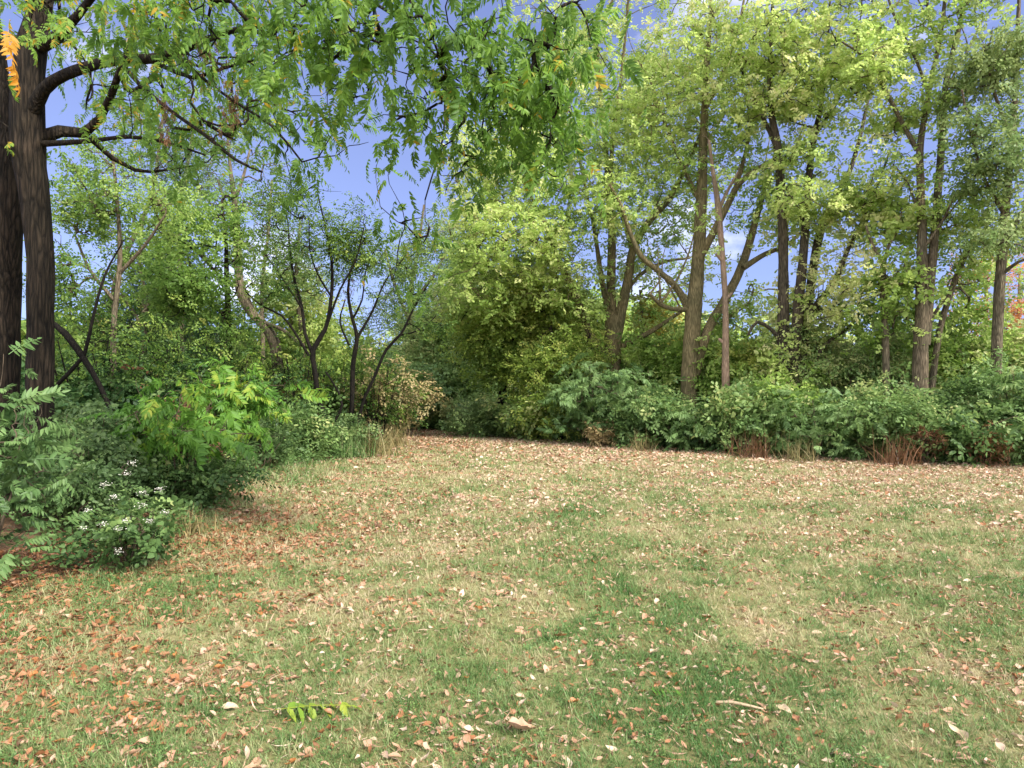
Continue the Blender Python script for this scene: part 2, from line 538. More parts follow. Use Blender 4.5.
def grow(limbs, targets, twig_r=0.007, sag=0.0, sides=5):
    """limbs: traced (points, radii); targets: cluster centres reached by branching twigs. Returns trunk chains, twig chains, end directions"""
    pos, par, lr, dirs = [], [], [], []
    tchains = []
    for pts, rad in limbs:
        p, r = resample(pts, rad, 0.2, 0.06)
        k = 14 if rad[0] > 0.12 else (9 if rad[0] > 0.04 else 6)
        tchains.append((p, r, k))
        T = np.gradient(p, axis=0); T /= np.linalg.norm(T, axis=1)[:, None] + 1e-9
        b = len(pos)
        for i in range(len(p)):
            pos.append(p[i]); par.append(b + i - 1 if i else -1); lr.append(r[i]); dirs.append(T[i])
    nl = len(pos)
    base_z = min(p[2] for p in pos)
    zmin = base_z + 0.28 * (max(p[2] for p in pos) - base_z)
    targets = np.asarray(targets)
    A = np.array(pos)
    pen0 = np.where(A[:, 2] < zmin, (zmin - A[:, 2]) * 1.5, 0.0)
    pen0 += np.clip(np.array(lr) - 0.03, 0, 1) * 6.0      # prefer the thinner upper limbs
    d0 = (np.linalg.norm(targets[:, None] - A[None], axis=2)).min(1)
    cap = len(pos) + len(targets) * 14
    PA = np.zeros((cap, 3)); PA[:nl] = A
    PEN = np.zeros(cap); PEN[:nl] = pen0
    n = nl
    par = par + [0] * (cap - nl); dirs = dirs + [None] * (cap - nl)
    chains, ends = [], [None] * len(targets)
    for ti in np.argsort(d0):
        c = targets[ti]
        d = np.linalg.norm(PA[:n] - c, axis=1) + PEN[:n] + np.clip(PA[:n, 2] - c[2], 0, None) * 0.3
        j = int(np.argmin(d))
        p0, dd = PA[j].copy(), dirs[j]
        L = np.linalg.norm(c - p0)
        if L < 0.03: L = 0.03
        m = int(min(12, max(2, L / 0.22)))
        ctrl = p0 + dd * L * 0.35 + (c - p0) * 0.25 + np.array([0, 0, (0.10 - sag) * L]) + rng.normal(0, 0.05, 3) * L
        idx = [j]
        for q in range(1, m + 1):
            t = q / m
            p = (1 - t) ** 2 * p0 + 2 * t * (1 - t) * ctrl + t * t * c + (rng.normal(0, 0.025, 3) * min(L, 1) if q < m else 0)
            PA[n] = p; par[n] = idx[-1]; PEN[n] = PEN[j] * 0.5 + 0.12 * t * L
            v = p - PA[idx[-1]]; dirs[n] = v / (np.linalg.norm(v) + 1e-9)
            idx.append(n); n += 1
        chains.append(idx)
        ends[ti] = dirs[n - 1]
    w = np.zeros(n)
    for ch in chains:
        w[ch[-1]] += 1
    for i in range(n - 1, nl - 1, -1):
        w[par[i]] += w[i]
    out = []
    for ch in chains:
        r = twig_r * np.sqrt(np.maximum(w[ch], 1)) * np.linspace(1, 0.85, len(ch))
        if ch[0] < nl:
            r[0] = min(r[1] * 1.25, lr[ch[0]] * 0.8) if lr[ch[0]] > 0 else r[1]
            r = np.minimum(r, max(lr[ch[0]] * 0.75, twig_r))
        else:
            r[0] = r[1] * 1.05
        r[-1] *= 0.6
        out.append((PA[ch], r, sides if r.max() > 0.012 else 4))
    return tchains, out, np.array(ends), PA[:n]


def blob_targets(blobs, frac=1.0, holes=0.38):
    """blobs: (px, py, Y, half-width px, half-height px, half-depth m, count); clumpy, with gaps"""
    out = []
    for px, py, Y, rx, ry, dz, cnt in blobs:
        c = P(px, py, Y); a = np.array([rx / F * Y, dz, ry / F * Y])
        got = 0
        tries = 0
        while got < cnt * frac and tries < cnt * 30:
            tries += 1
            v = rng.normal(0, 1, 3); v /= np.linalg.norm(v)
            v *= rng.random() ** (1 / 2.4)
            q = c + v * a
            if vnoise(q[0] + q[1] * .6, q[2] + q[1] * .35, 0.85, 3) < holes: continue
            out.append(q); got += 1
    return np.array(out)


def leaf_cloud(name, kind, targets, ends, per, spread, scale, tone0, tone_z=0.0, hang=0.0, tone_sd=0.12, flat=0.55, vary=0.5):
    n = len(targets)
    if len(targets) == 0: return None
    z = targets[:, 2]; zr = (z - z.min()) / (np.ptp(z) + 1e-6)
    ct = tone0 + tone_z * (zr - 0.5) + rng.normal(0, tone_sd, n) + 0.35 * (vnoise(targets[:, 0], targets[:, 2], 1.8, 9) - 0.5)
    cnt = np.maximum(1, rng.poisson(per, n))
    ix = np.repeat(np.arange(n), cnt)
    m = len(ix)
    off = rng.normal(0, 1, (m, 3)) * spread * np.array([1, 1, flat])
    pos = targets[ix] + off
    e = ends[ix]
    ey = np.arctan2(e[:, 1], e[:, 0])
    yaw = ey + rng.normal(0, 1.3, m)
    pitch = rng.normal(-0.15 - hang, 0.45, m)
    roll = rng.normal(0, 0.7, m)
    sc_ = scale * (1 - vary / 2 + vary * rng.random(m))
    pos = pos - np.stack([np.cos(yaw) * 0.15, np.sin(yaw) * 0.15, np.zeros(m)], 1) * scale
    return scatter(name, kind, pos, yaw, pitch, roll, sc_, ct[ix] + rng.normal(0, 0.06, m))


def limb(Y, pts, dY=0.0):
    """traced (px, py, width px[, extra distance]) points of a limb Y metres away; dY drifts its far end"""
    out, rad = [], []
    for i, p in enumerate(pts):
        yy = Y + (p[3] if len(p) > 3 else dY * i / max(1, len(pts) - 1))
        out.append(P(p[0], p[1], yy)); rad.append(max(0.006, 0.5 * p[2] / F * yy))
    return (np.array(out), np.array(rad))


def rooted(l, flare=1.1):
    """carry a trunk down into the ground with a root flare"""
    pts, rad = l
    g = float(ground_z(pts[0][0], pts[0][1]))
    b = pts[0].copy(); b[2] = g - 0.12
    if pts[0][2] - g > 0.5:
        mid = pts[0].copy(); mid[2] = g + 0.35
        return (np.vstack([b, mid, pts]), np.concatenate([[rad[0] * flare * 1.15, rad[0] * 1.04], rad]))
    return (np.vstack([b, pts]), np.concatenate([[rad[0] * flare], rad]))


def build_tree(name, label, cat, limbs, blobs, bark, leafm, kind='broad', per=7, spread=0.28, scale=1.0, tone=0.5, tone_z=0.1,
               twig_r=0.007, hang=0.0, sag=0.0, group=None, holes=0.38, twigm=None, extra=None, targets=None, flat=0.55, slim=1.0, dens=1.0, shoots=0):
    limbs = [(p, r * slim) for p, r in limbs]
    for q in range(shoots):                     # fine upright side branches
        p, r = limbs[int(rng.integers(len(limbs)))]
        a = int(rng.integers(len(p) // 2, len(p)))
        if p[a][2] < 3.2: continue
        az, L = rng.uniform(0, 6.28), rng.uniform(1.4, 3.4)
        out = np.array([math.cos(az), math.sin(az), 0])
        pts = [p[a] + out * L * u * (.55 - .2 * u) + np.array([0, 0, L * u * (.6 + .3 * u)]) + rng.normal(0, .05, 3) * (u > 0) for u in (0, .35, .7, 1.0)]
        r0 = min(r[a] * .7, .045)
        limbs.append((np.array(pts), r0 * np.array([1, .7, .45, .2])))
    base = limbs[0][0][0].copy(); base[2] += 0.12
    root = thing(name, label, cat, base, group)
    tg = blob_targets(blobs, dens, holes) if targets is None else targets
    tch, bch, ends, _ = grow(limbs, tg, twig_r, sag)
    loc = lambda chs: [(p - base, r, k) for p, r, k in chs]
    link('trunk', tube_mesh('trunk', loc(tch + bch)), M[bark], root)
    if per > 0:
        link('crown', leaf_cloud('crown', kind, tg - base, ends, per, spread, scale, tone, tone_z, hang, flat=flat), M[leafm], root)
    return root


# ------------------------------------------------------------------ ground and lawn
def grid(name, xs, ys, zf, mat, dz=0.0):
    X, Y = np.meshgrid(xs, ys)
    V = np.stack([X, Y, zf(X, Y) + dz], -1).reshape(-1, 3)
    nx = len(xs)
    i = np.arange(len(ys) - 1)[:, None] * nx + np.arange(nx - 1)[None]
    Q = np.stack([i, i + 1, i + nx + 1, i + nx], -1).reshape(-1, 4)
    return link(name, quads_mesh(name, V, Q, None, True), mat)


def spaced(a, b, fine0, fine1, step, far):
    s = list(np.arange(fine0, fine1 + 1e-6, step))
    v, d = fine0, step
    left = []
    while v > a:
        d *= 1.5; v -= d; left.append(v)
    v, d = fine1, step
    right = []
    while v < b:
        d *= 1.5; v += d; right.append(v)
    return np.array(left[::-1] + s + right)


tag(grid('ground', spaced(-700, 700, -14, 18, 0.3, 0), spaced(-300, 900, -8, 34, 0.3, 0), ground_z, M['soil']),
    'brown leafy soil under the trees and shrubs', 'ground', kind='structure')

LE = np.array([[-8, -4.2], [2, -4.05], [5.2, -3.9], [6.0, -3.62], [7.1, -3.42], [9.0, -3.9], [10.5, -4.25], [12.4, -4.7], [14.5, -4.3], [16.8, -3.55], [20, -3.75], [25, -4.1], [29, -5.2], [31, -6.5]])
RE = np.array([[-8, 17], [6, 15.5], [14.2, 11.6], [15.5, 9.6], [17.3, 6.4], [19.9, 3.75], [22.5, 1.1], [24.8, -1.1], [27.5, -2.6], [29, -4.2], [31, -5.8]])
lawn_l = lambda y: np.interp(y, LE[:, 0], LE[:, 1])
lawn_r = lambda y: np.interp(y, RE[:, 0], RE[:, 1])

ys = np.arange(-8, 31.01, 0.25); us = np.linspace(0, 1, 90)
Yg, Ug = np.meshgrid(ys, us, indexing='ij')
el = 0.22 * (vnoise(ys, ys * 0, 0.7) - 0.5); er = 0.35 * (vnoise(ys, ys * 0 + 9, 0.7) - 0.5)
Xg = (lawn_l(Yg) + el[:, None]) * (1 - Ug) + (lawn_r(Yg) + er[:, None]) * Ug
Vl = np.stack([Xg, Yg, ground_z(Xg, Yg) + 0.006], -1).reshape(-1, 3)
i = np.arange(len(ys) - 1)[:, None] * 90 + np.arange(89)[None]
Ql = np.stack([i, i + 1, i + 91, i + 90], -1).reshape(-1, 4)
tag(link('lawn', quads_mesh('lawn', Vl, Ql, None, True), M['thatch']), 'patchy mown lawn narrowing to a path between the trees', 'lawn', kind='structure')


def inside(x, y, m=0.0):
    return (x > lawn_l(y) - m) & (x < lawn_r(y) + m)


def green_map(x, y):
    """0 lush green .. 1 dry straw, as the lawn itself is patched"""
    t = 0.43 - .13 * np.clip((6.5 - y) / 3, 0, 1) + 0.6 * (fbm(x, y, 2.6, 2) - 0.5) + 0.6 * (vnoise(x, y, 0.16, 80) - .5) + 0.5 * (vnoise(x, y, 0.45, 8) - 0.5)
    t = t + 0.20 * np.clip((y - 5) / 8, -0.6, 1)                              # drier farther off
    t = t - 0.30 * np.exp(-((x - 0.65 - 0.02 * y) / 0.55) ** 2) * np.clip((11 - y) / 5, 0, 1)     # greener track
    t = t - 0.45 * np.exp(-((x + 4.1) / 0.9) ** 2 - ((y - 13) / 3.0) ** 2)       # green nook by the bed
    return t


def leaf_map(x, y):
    """fallen leaf density: along the right edge, and below the tree on the left"""
    d_r = lawn_r(y) - x
    d_l = x - lawn_l(y)
    a = 3.6 * np.exp(-np.clip(d_r, 0, None) / 3.0) * np.clip((y - 6) / 6, 0, 1)
    b = 2.6 * np.exp(-np.clip(d_l, 0, None) / 1.0) * np.clip((11 - y) / 4, 0.25, 1)
    c = 0.5 * np.exp(-((x + 2.7) / 1.0) ** 2 - ((y - 8.8) / 1.6) ** 2)
    base = 0.17 + 0.40 * fbm(x, y, 1.6, 21)
    return np.clip(base + a + b + c, 0, 2.8) * (0.12 + 1.1 * vnoise(x, y, 0.6, 30) ** 1.5 + 1.5 * vnoise(x, y, .22, 33) ** 3)


# grass blades
def blades():
    Vs, Ts = [], []
    for y0, y1, dens, w, h in ((1.0, 4.2, 11000, .0042, .048), (4.2, 6.5, 6500, .006, .050), (6.5, 10, 3000, .009, .055), (10, 16, 1100, .015, .06), (16, 30, 380, .028, .065)):
        xm = 0.78 * y1 + 3.2
        n = int(dens * (y1 - y0) * 2 * xm)
        x = rng.uniform(-xm, xm, n); y = rng.uniform(y0, y1, n)
        k = inside(x, y, 0.12) & (np.abs(x) < 0.78 * y + 3.2)
        k &= rng.random(n) < 0.45 + 0.75 * vnoise(x, y, 0.16, 50)
        x, y = x[k], y[k]; n = len(x)
        cell = {1.0: .055, 4.2: .065, 6.5: .09, 10: .14, 16: .25}[y0]      # blades gather in tufts
        tx = (np.floor(x / cell) + _perm[(np.floor(x / cell).astype(int) * 7) % 256, np.floor(y / cell).astype(int) % 256]) * cell
        ty = (np.floor(y / cell) + _perm[np.floor(x / cell).astype(int) % 256, (np.floor(y / cell).astype(int) * 5 + 31) % 256]) * cell
        th = _perm[(np.floor(x / cell).astype(int) * 3 + 5) % 256, (np.floor(y / cell).astype(int) * 11) % 256]
        pull = np.where(rng.random(n) < .7, rng.uniform(.45, .95, n), 0)
        x, y = x + (tx - x) * pull, y + (ty - y) * pull
        z = ground_z(x, y)
        g = green_map(x, y) + rng.normal(0, 0.12, n) + .28 * (th - .5)
        hh = h * (0.45 + 0.9 * rng.random(n)) * np.clip(1.25 - 0.5 * g, 0.5, 1.3) * (.6 + .9 * th)
        nook = np.exp(-((x + 4.2) / .7) ** 2 - ((y - 13) / 3.0) ** 2)
        hh = hh * (1 + 1.0 * nook)
        yaw = np.where(pull > 0, np.arctan2(rng.normal(0, .012, n), rng.normal(0, .012, n)), rng.uniform(0, 2 * math.pi, n)); lean = rng.uniform(0.3, 1.45, n)
        dx, dy, dz = np.cos(yaw) * np.sin(lean), np.sin(yaw) * np.sin(lean), np.cos(lean)
        f = rng.uniform(0, 2 * math.pi, n)
        ww = w * (0.7 + 0.6 * rng.random(n))
        sx, sy = np.cos(f) * ww * .5, np.sin(f) * ww * .5
        b = np.stack([x, y, z], 1); d = np.stack([dx, dy, dz], 1) * hh[:, None]
        s = np.stack([sx, sy, 0 * sx], 1)
        Vs.append(np.stack([b - s, b + s, b + d + s * .35, b + d - s * .35], 1).reshape(-1, 3))
        Ts.append(np.repeat(g, 4))
    V = np.concatenate(Vs); T = np.concatenate(Ts)
    return quads_mesh('grass', V, np.arange(len(V)).reshape(-1, 4), T)


tag(link('grass', blades(), M['grass']), 'short mown grass, green and straw coloured in patches', 'grass', kind='stuff')


def weeds():
    n = 26000
    y = 1.8 + 5.6 * rng.random(n) ** 1.2; x = rng.uniform(-1, 1, n) * (.78 * y + .6)
    k = inside(x, y) & (rng.random(n) < np.clip(1.1 - 1.7 * green_map(x, y), 0, 1)) & (vnoise(x, y, .22, 70) > .48)
    x, y = x[k], y[k]; n = len(x)
    pos = np.stack([x, y, ground_z(x, y) + rng.uniform(.004, .022, n)], 1)
    return scatter('lawn_weeds', 'small', pos, rng.uniform(0, 6.28, n), rng.normal(.35, .3, n), rng.normal(0, .5, n), rng.uniform(.10, .2, n), rng.uniform(.2, .75, n))


tag(link('lawn_weeds', weeds(), M['hedge']), 'small green weeds growing in the lawn', 'lawn weeds', kind='stuff')


def litter_leaf(r, curl, nu=5, nv=3):
    """a curled dead leaf 1 long, nu stations along it and nv points across"""
    us = np.linspace(0, 1, nu)
    wid = r.uniform(.11, .30) * (np.sin(np.pi * us ** r.uniform(.65, 1.0)) ** r.uniform(.7, 1.1)) + .012
    wid = wid * (1 + r.normal(0, .10, nu))
    bow, tw, c2 = r.normal(0, .12), r.normal(0, .9), r.normal(0, .25)
    ph = r.uniform(0, 6)
    V = []
    for u, w in zip(us, wid):
        for v in np.linspace(-1, 1, nv):
            y_, z_ = v * w, abs(v) ** 1.5 * w * .75 * curl + .03 * math.sin(7 * u + 3 * v + ph)
            a = tw * (u - .5)
            V.append([u - .5, y_ * math.cos(a) - z_ * math.sin(a) + bow * math.sin(3 * u), y_ * math.sin(a) + z_ * math.cos(a) + curl * .45 * (u - .5) ** 2 + c2 * (u - .5) ** 3 * 2])
    Q = []
    for a in range(nu - 1):
        for b in range(nv - 1):
            k = a * nv + b
            Q.append([k, k + nv, k + nv + 1, k + 1])
    return np.array(V), np.array(Q)


LEAFV = [litter_leaf(_r, c) for c in (0.3, 0.6, 0.9, 1.3, -.5, 0.5, -.9, 1.0, .2, .7)]
LEAFV += [litter_leaf(_r, .0, 5, 3) for _ in range(3)]            # bare leaf stalks
for V_, _q in LEAFV[-3:]:
    V_[:, 1] *= .09
    V_[:, :2] *= 2.0
    V_[:, 1] += .18 * V_[:, 0] ** 2
LEAFN = [litter_leaf(_r, c, 9, 5) for c in (0.4, 0.7, 1.0, 1.3, -.5, 0.6, -.9, 1.1)]


def litter():
    Vs, Qs, Ts, off = [], [], [], 0
    for y0, y1, dens, s0, s1 in ((1.0, 4.2, 2600, .008, .052), (4.2, 8, 1700, .010, .060), (8, 14, 950, .016, .082), (14, 30, 400, .03, .115)):
        xm = 0.78 * y1 + 3.2
        n = int(dens * (y1 - y0) * 2 * xm)
        x = rng.uniform(-xm, xm, n); y = rng.uniform(y0, y1, n)
        k = inside(x, y, 1.3) & (np.abs(x) < 0.78 * y + 3.2) & (rng.random(n) < leaf_map(x, y) * 0.75)
        x, y = x[k], y[k]; n = len(x)
        z = ground_z(x, y) + rng.uniform(.006, .034, n)
        R = rot(rng.uniform(0, 6.28, n), rng.normal(0, .38, n), rng.normal(0, .5, n))
        s = s0 + (s1 - s0) * rng.random(n) ** 2.0 * 1.25
        tone = rng.beta(2.0, 2.0, n)
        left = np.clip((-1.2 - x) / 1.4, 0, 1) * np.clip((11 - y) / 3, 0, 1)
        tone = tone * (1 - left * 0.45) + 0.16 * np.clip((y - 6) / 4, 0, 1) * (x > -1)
        pick = rng.integers(0, len(LEAFV), n)
        for q, (V0, Q0) in enumerate(LEAFV):
            ix = np.where(pick == q)[0]
            V = np.einsum('nij,vj->nvi', R[ix], V0) * s[ix][:, None, None] + np.stack([x[ix], y[ix], z[ix]], 1)[:, None]
            Vs.append(V.reshape(-1, 3)); m = len(V0)
            Qs.append((Q0[None] + (np.arange(len(ix)) * m)[:, None, None]).reshape(-1, 4) + off); off += m * len(ix)
            Ts.append(np.repeat(tone[ix], m))
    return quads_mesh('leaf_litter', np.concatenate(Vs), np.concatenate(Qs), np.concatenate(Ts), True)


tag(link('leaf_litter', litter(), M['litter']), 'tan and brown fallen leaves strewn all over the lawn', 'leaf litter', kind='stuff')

# ------------------------------------------------------------------ tall trees along the right-hand edge
Y1 = 22.5
build_tree('maple_tree', 'tall maple dividing into many stems low down, behind the layered blue-green shrub', 'tree', [
    rooted(limb(Y1, [(612, 425, 16), (612, 395, 15), (613, 345, 18), (614, 318, 18)])),
    limb(Y1, [(613, 335, 12), (611, 290, 9), (612, 240, 8), (609, 200, 6), (606, 150, 5), (600, 90, 3.5), (596, 20, 2)], 0.6),
    limb(Y1, [(616, 335, 12), (628, 280, 9), (633, 250, 8), (646, 225, 7), (668, 200, 6), (685, 170, 4), (702, 130, 3)], -0.8),
    limb(Y1, [(607, 364, 10), (588, 330, 8), (575, 295, 8), (563, 270, 6), (545, 250, 4.5), (525, 238, 3), (490, 232, 2)], -1.2),
    limb(Y1, [(610, 320, 7), (600, 270, 5), (596, 240, 4), (588, 200, 3), (575, 140, 2)], 1.0),
    limb(Y1, [(620, 347, 6), (650, 332, 5), (682, 311, 3)], -0.7),
    limb(Y1, [(564, 272, 5), (550, 238, 4), (541, 215, 3), (524, 185, 2)], -0.5),
    limb(Y1, [(633, 250, 6), (624, 222, 4), (616, 205, 4), (602, 196, 3)], -0.4),
    limb(Y1, [(620, 300, 5), (640, 275, 4), (665, 262, 3), (690, 258, 2)], 1.0),
    limb(Y1, [(611, 240, 6), (612, 150, 4), (622, 70, 3), (630, -20, 2)], -1.0),
], [(600, 150, 22.5, 110, 130, 2.6, 110), (500, 165, 22, 60, 55, 1.8, 90), (470, 225, 21.5, 45, 40, 1.5, 50), (520, 245, 21.2, 75, 45, 2.0, 140), (480, 285, 21.6, 40, 40, 1.7, 60), (560, 180, 22, 80, 60, 2.2, 130), (640, 90, 22.5, 80, 90, 2.4, 150), (560, 60, 23, 60, 90, 2.4, 90),
    (690, 200, 22.8, 60, 70, 2.0, 50), (610, -60, 22.5, 130, 70, 2.7, 60), (650, 265, 23, 70, 40, 1.8, 50), (560, 300, 22, 45, 40, 1.4, 50)],
    'bark_olive', 'maple', 'broad', per=5.5, spread=0.27, scale=0.66, holes=0.31, dens=1.5, shoots=16, tone=0.60, tone_z=0.22)

Y2 = 20.3
build_tree('maple_tree', 'straight single-trunk maple with two curved side limbs, beside the pale bare sapling', 'tree', [
    rooted(limb(Y2, [(689, 425, 19), (689, 400, 17), (692, 340, 16), (694, 305, 16), (697, 270, 13), (700, 230, 12), (702, 180, 10), (704, 130, 8), (706, 80, 6), (710, 20, 4), (713, -50, 2)])),
    limb(Y2, [(690, 311, 9), (676, 287, 6.5), (656, 269, 5.5), (641, 256, 5), (629, 230, 4.5), (621, 206, 4), (610, 185, 2.5)], -0.9),
    limb(Y2, [(694, 375, 11), (708, 330, 9.5), (725, 300, 9), (740, 270, 8.5), (750, 240, 7.5), (757, 215, 6), (765, 190, 4), (776, 150, 2.5)], 0.9),
    limb(Y2, [(743, 268, 6), (765, 254, 5), (788, 244, 3.5), (812, 222, 2)], 0.3),
    limb(Y2, [(700, 256, 9), (712, 235, 7.5), (728, 205, 6.5), (739, 184, 6), (756, 170, 4.5), (776, 158, 3.5), (806, 140, 2)], -0.9),
    limb(Y2, [(735, 190, 5), (743, 163, 4), (752, 120, 3), (757, 70, 2)], -0.4),
    limb(Y2, [(690, 309, 6), (673, 309, 4.5), (660, 304, 4.5), (650, 294, 3)], -0.5),
    limb(Y2, [(699, 200, 5), (680, 160, 3.5), (664, 120, 3), (650, 80, 2)], 0.9),
    limb(Y2, [(705, 110, 5), (724, 70, 3.5), (740, 20, 2.5), (750, -40, 2)], 0.6),
], [(715, 150, 20.3, 85, 130, 2.4, 90), (700, 70, 20.3, 70, 80, 2.4, 130), (755, 80, 20.2, 50, 60, 2.0, 60), (640, 130, 20.5, 45, 50, 1.8, 50), (790, 210, 20.5, 45, 35, 1.4, 45), (700, -60, 20.3, 100, 60, 2.4, 50), (745, 320, 21.3, 60, 40, 1.3, 45), (620, 200, 19.9, 40, 35, 1.2, 25)],
    'bark_olive', 'maple', 'broad', per=5.5, spread=0.25, scale=0.64, holes=0.31, dens=1.5, shoots=16, tone=0.58, tone_z=0.2)

Yd = 19.2
build_tree('bare_sapling', 'thin leafless pinkish sapling standing in front of the straight maple', 'tree', [
    rooted(limb(Yd, [(727, 425, 8.5), (726, 370, 7.5), (725, 300, 5.5), (722, 250, 5.5), (718, 205, 6), (713, 172, 4), (709, 140, 2.5)])),
    limb(Yd, [(719, 210, 4), (728, 190, 3), (738, 172, 2)], 0.2), limb(Yd, [(725, 300, 4), (732, 293, 3)]), limb(Yd, [(723, 262, 3.5), (716, 254, 2.5)], -.1), limb(Yd, [(726, 345, 4), (719, 339, 3)])],
    [(712, 150, 19.2, 16, 30, .4, 7), (735, 180, 19.2, 12, 20, .3, 4)], 'bark_pink', 'maple', per=0)

Y3 = 18.8
build_tree('maple_tree', 'dark maple of three trunks rising close together from one base', 'tree', [
    rooted(limb(Y3, [(786, 420, 17), (784, 390, 14), (783, 330, 12), (783, 270, 9.5), (782, 220, 9), (778, 150, 8), (771, 110, 6), (770, 60, 4.5), (773, 0, 3), (775, -60, 2)])),
    rooted(limb(Y3, [(794, 420, 14, -.05), (793, 390, 12.5, -.1), (797, 320, 11, -.1), (803, 260, 8.5, -.1), (806, 215, 7.5, 0), (812, 150, 6, .2), (820, 110, 5, .4), (826, 60, 3.5, .6), (830, 0, 2, .8)])),
    rooted(limb(Y3, [(800, 420, 12, .1), (799, 390, 11, .15), (806, 320, 9, .2), (814, 265, 8.5, .4), (822, 225, 8, .6), (834, 200, 6, .8), (852, 165, 4.5, 1.2), (868, 100, 3, 1.6), (876, 40, 2, 2)])),
    limb(Y3, [(811, 312, 7), (835, 280, 5.5), (850, 245, 4.5), (861, 230, 4), (882, 225, 2.5)], -0.6),
    limb(Y3, [(850, 247, 4), (866, 213, 3.5), (878, 185, 2.5), (890, 150, 2)], -0.4),
    limb(Y3, [(804, 385, 5), (823, 347, 4), (850, 326, 3), (868, 300, 2)], -0.5),
    limb(Y3, [(778, 150, 5), (760, 110, 3.5), (742, 70, 2.5)], 0.6),
    limb(Y3, [(815, 135, 4), (838, 100, 3), (852, 60, 2)], -0.7),
    limb(Y3, [(784, 345, 6), (772, 330, 4), (757, 322, 3.5), (748, 335, 2.5)], -0.3),
], [(825, 150, 18.8, 85, 140, 2.2, 90), (840, 60, 18.4, 65, 75, 2.0, 120), (850, 205, 17.6, 60, 40, 1.4, 75), (780, 60, 18.4, 50, 70, 1.8, 70), (800, 190, 18.5, 45, 50, 1.3, 45), (840, 285, 18.2, 55, 45, 1.4, 55), (820, -60, 18.4, 100, 60, 2.2, 60), (790, 320, 19.2, 50, 35, 1.0, 30)],
    'bark_brown', 'maple', 'broad', per=5.5, spread=0.25, scale=0.64, holes=0.31, dens=1.5, shoots=16, tone=0.68, tone_z=-0.1)

Y4 = 17.4
build_tree('slender_tree', 'slender tree forking at head height, between the three-trunk maple and the twin-trunk tree', 'tree', [
    rooted(limb(Y4, [(888, 425, 8), (887, 385, 7), (885, 330, 6.5), (883, 275, 5.5), (882, 262, 4.5), (872, 244, 3), (866, 226, 2)])),
    limb(Y4, [(883, 268, 4), (889, 245, 3), (897, 232, 2.5), (902, 210, 2)], -0.2),
    limb(Y4, [(884, 300, 3), (895, 275, 2.5), (910, 262, 2)], 0.3)],
    [(885, 225, 17.4, 35, 28, .8, 30), (895, 285, 17.5, 30, 28, .6, 22)], 'bark_grey', 'maple', 'broad', per=4, spread=0.24, tone=0.5)

Y5 = 17.0
build_tree('maple_tree', 'tall tree with twin grey trunks and one long branch slanting up to the left', 'tree', [
    rooted(limb(Y5, [(921, 425, 20), (921, 390, 17), (921, 350, 16), (922, 310, 14), (922, 260, 11.5), (921, 200, 8.5), (920, 150, 7.5), (926, 110, 6), (931, 80, 5), (940, 40, 4.5), (946, -10, 3.5), (952, -60, 2)])),
    limb(Y5, [(924, 345, 13), (931, 275, 10), (936, 220, 8.5), (941, 150, 7.5), (945, 90, 6.5), (955, 45, 6), (965, 0, 4), (975, -60, 2.5)], 0.4),
    rooted(limb(Y5, [(930, 425, 9, .3), (932, 385, 7.5, .3), (940, 330, 6.5, .4), (955, 280, 6, .5), (970, 245, 5.5, .6), (985, 215, 4, .7), (1000, 200, 3, .8), (1022, 183, 2, .9)])),
    limb(Y5, [(917, 150, 5.5), (905, 128, 5), (893, 105, 4.5), (877, 75, 4), (862, 55, 3), (842, 42, 2)], -0.6),
    limb(Y5, [(929, 95, 4), (917, 62, 3), (905, 38, 3), (892, 10, 2.5), (884, -20, 2)], -0.5),
    limb(Y5, [(940, 40, 4), (930, 22, 3), (926, -10, 3)], 0.2),
    limb(Y5, [(946, 90, 3.5), (968, 50, 3), (985, 15, 2)], 0.5),
    limb(Y5, [(922, 250, 4), (940, 225, 3), (955, 195, 2)], -0.6),
    limb(Y5, [(918, 210, 3), (906, 180, 2.5), (893, 165, 2)], 0.6)],
    [(935, 20, 17, 45, 45, 1.5, 30), (925, 130, 17, 30, 60, 1.0, 22), (900, 300, 17.6, 40, 60, 1.0, 36), (960, 230, 17, 45, 45, 1.2, 50), (870, 60, 16.6, 30, 35, .8, 18), (930, -70, 17, 90, 50, 2, 40), (985, 300, 18, 40, 40, 1, 28), (895, 130, 17, 30, 35, .7, 12)],
    'bark_grey', 'maple', 'broad', per=5, spread=0.25, scale=0.64, dens=2.2, shoots=10, slim=.88, holes=0.30, tone=0.5, tone_z=0.2)

Y6 = 16.2
build_tree('grey_green_tree', 'grey-green leafy tree with one upright trunk in the hedge, beside the twin-trunk tree', 'tree', [
    rooted(limb(Y6, [(996, 425, 11), (996, 380, 10), (999, 300, 9.5), (1003, 240, 8.5), (1006, 200, 7.5), (1011, 150, 6), (1015, 100, 5), (1018, 30, 4), (1020, -40, 2)])),
    limb(Y6, [(1005, 215, 4.5), (985, 180, 3), (970, 130, 2.5), (962, 90, 2)], -0.8),
    limb(Y6, [(1002, 250, 5), (1020, 215, 4), (1045, 180, 3), (1070, 120, 2)], 0.3),
    limb(Y6, [(1012, 140, 4), (995, 95, 3), (985, 50, 2)], -0.7),
    limb(Y6, [(1001, 275, 4), (1018, 262, 3), (1040, 255, 2)], -0.7)],
    [(985, 90, 15.6, 42, 60, 1.2, 80), (1010, 40, 16, 45, 55, 1.4, 60), (985, 175, 15.6, 40, 32, 1.0, 50), (1050, 120, 16.2, 50, 110, 1.6, 90), (1005, 225, 15.8, 35, 30, .8, 30), (1020, -60, 16, 70, 50, 1.6, 40), (1040, 260, 16, 40, 40, 1, 25)],
    'bark_grey', 'willow', 'oval', per=5, spread=0.24, scale=0.75, dens=1.25, tone=0.74, hang=0.15)

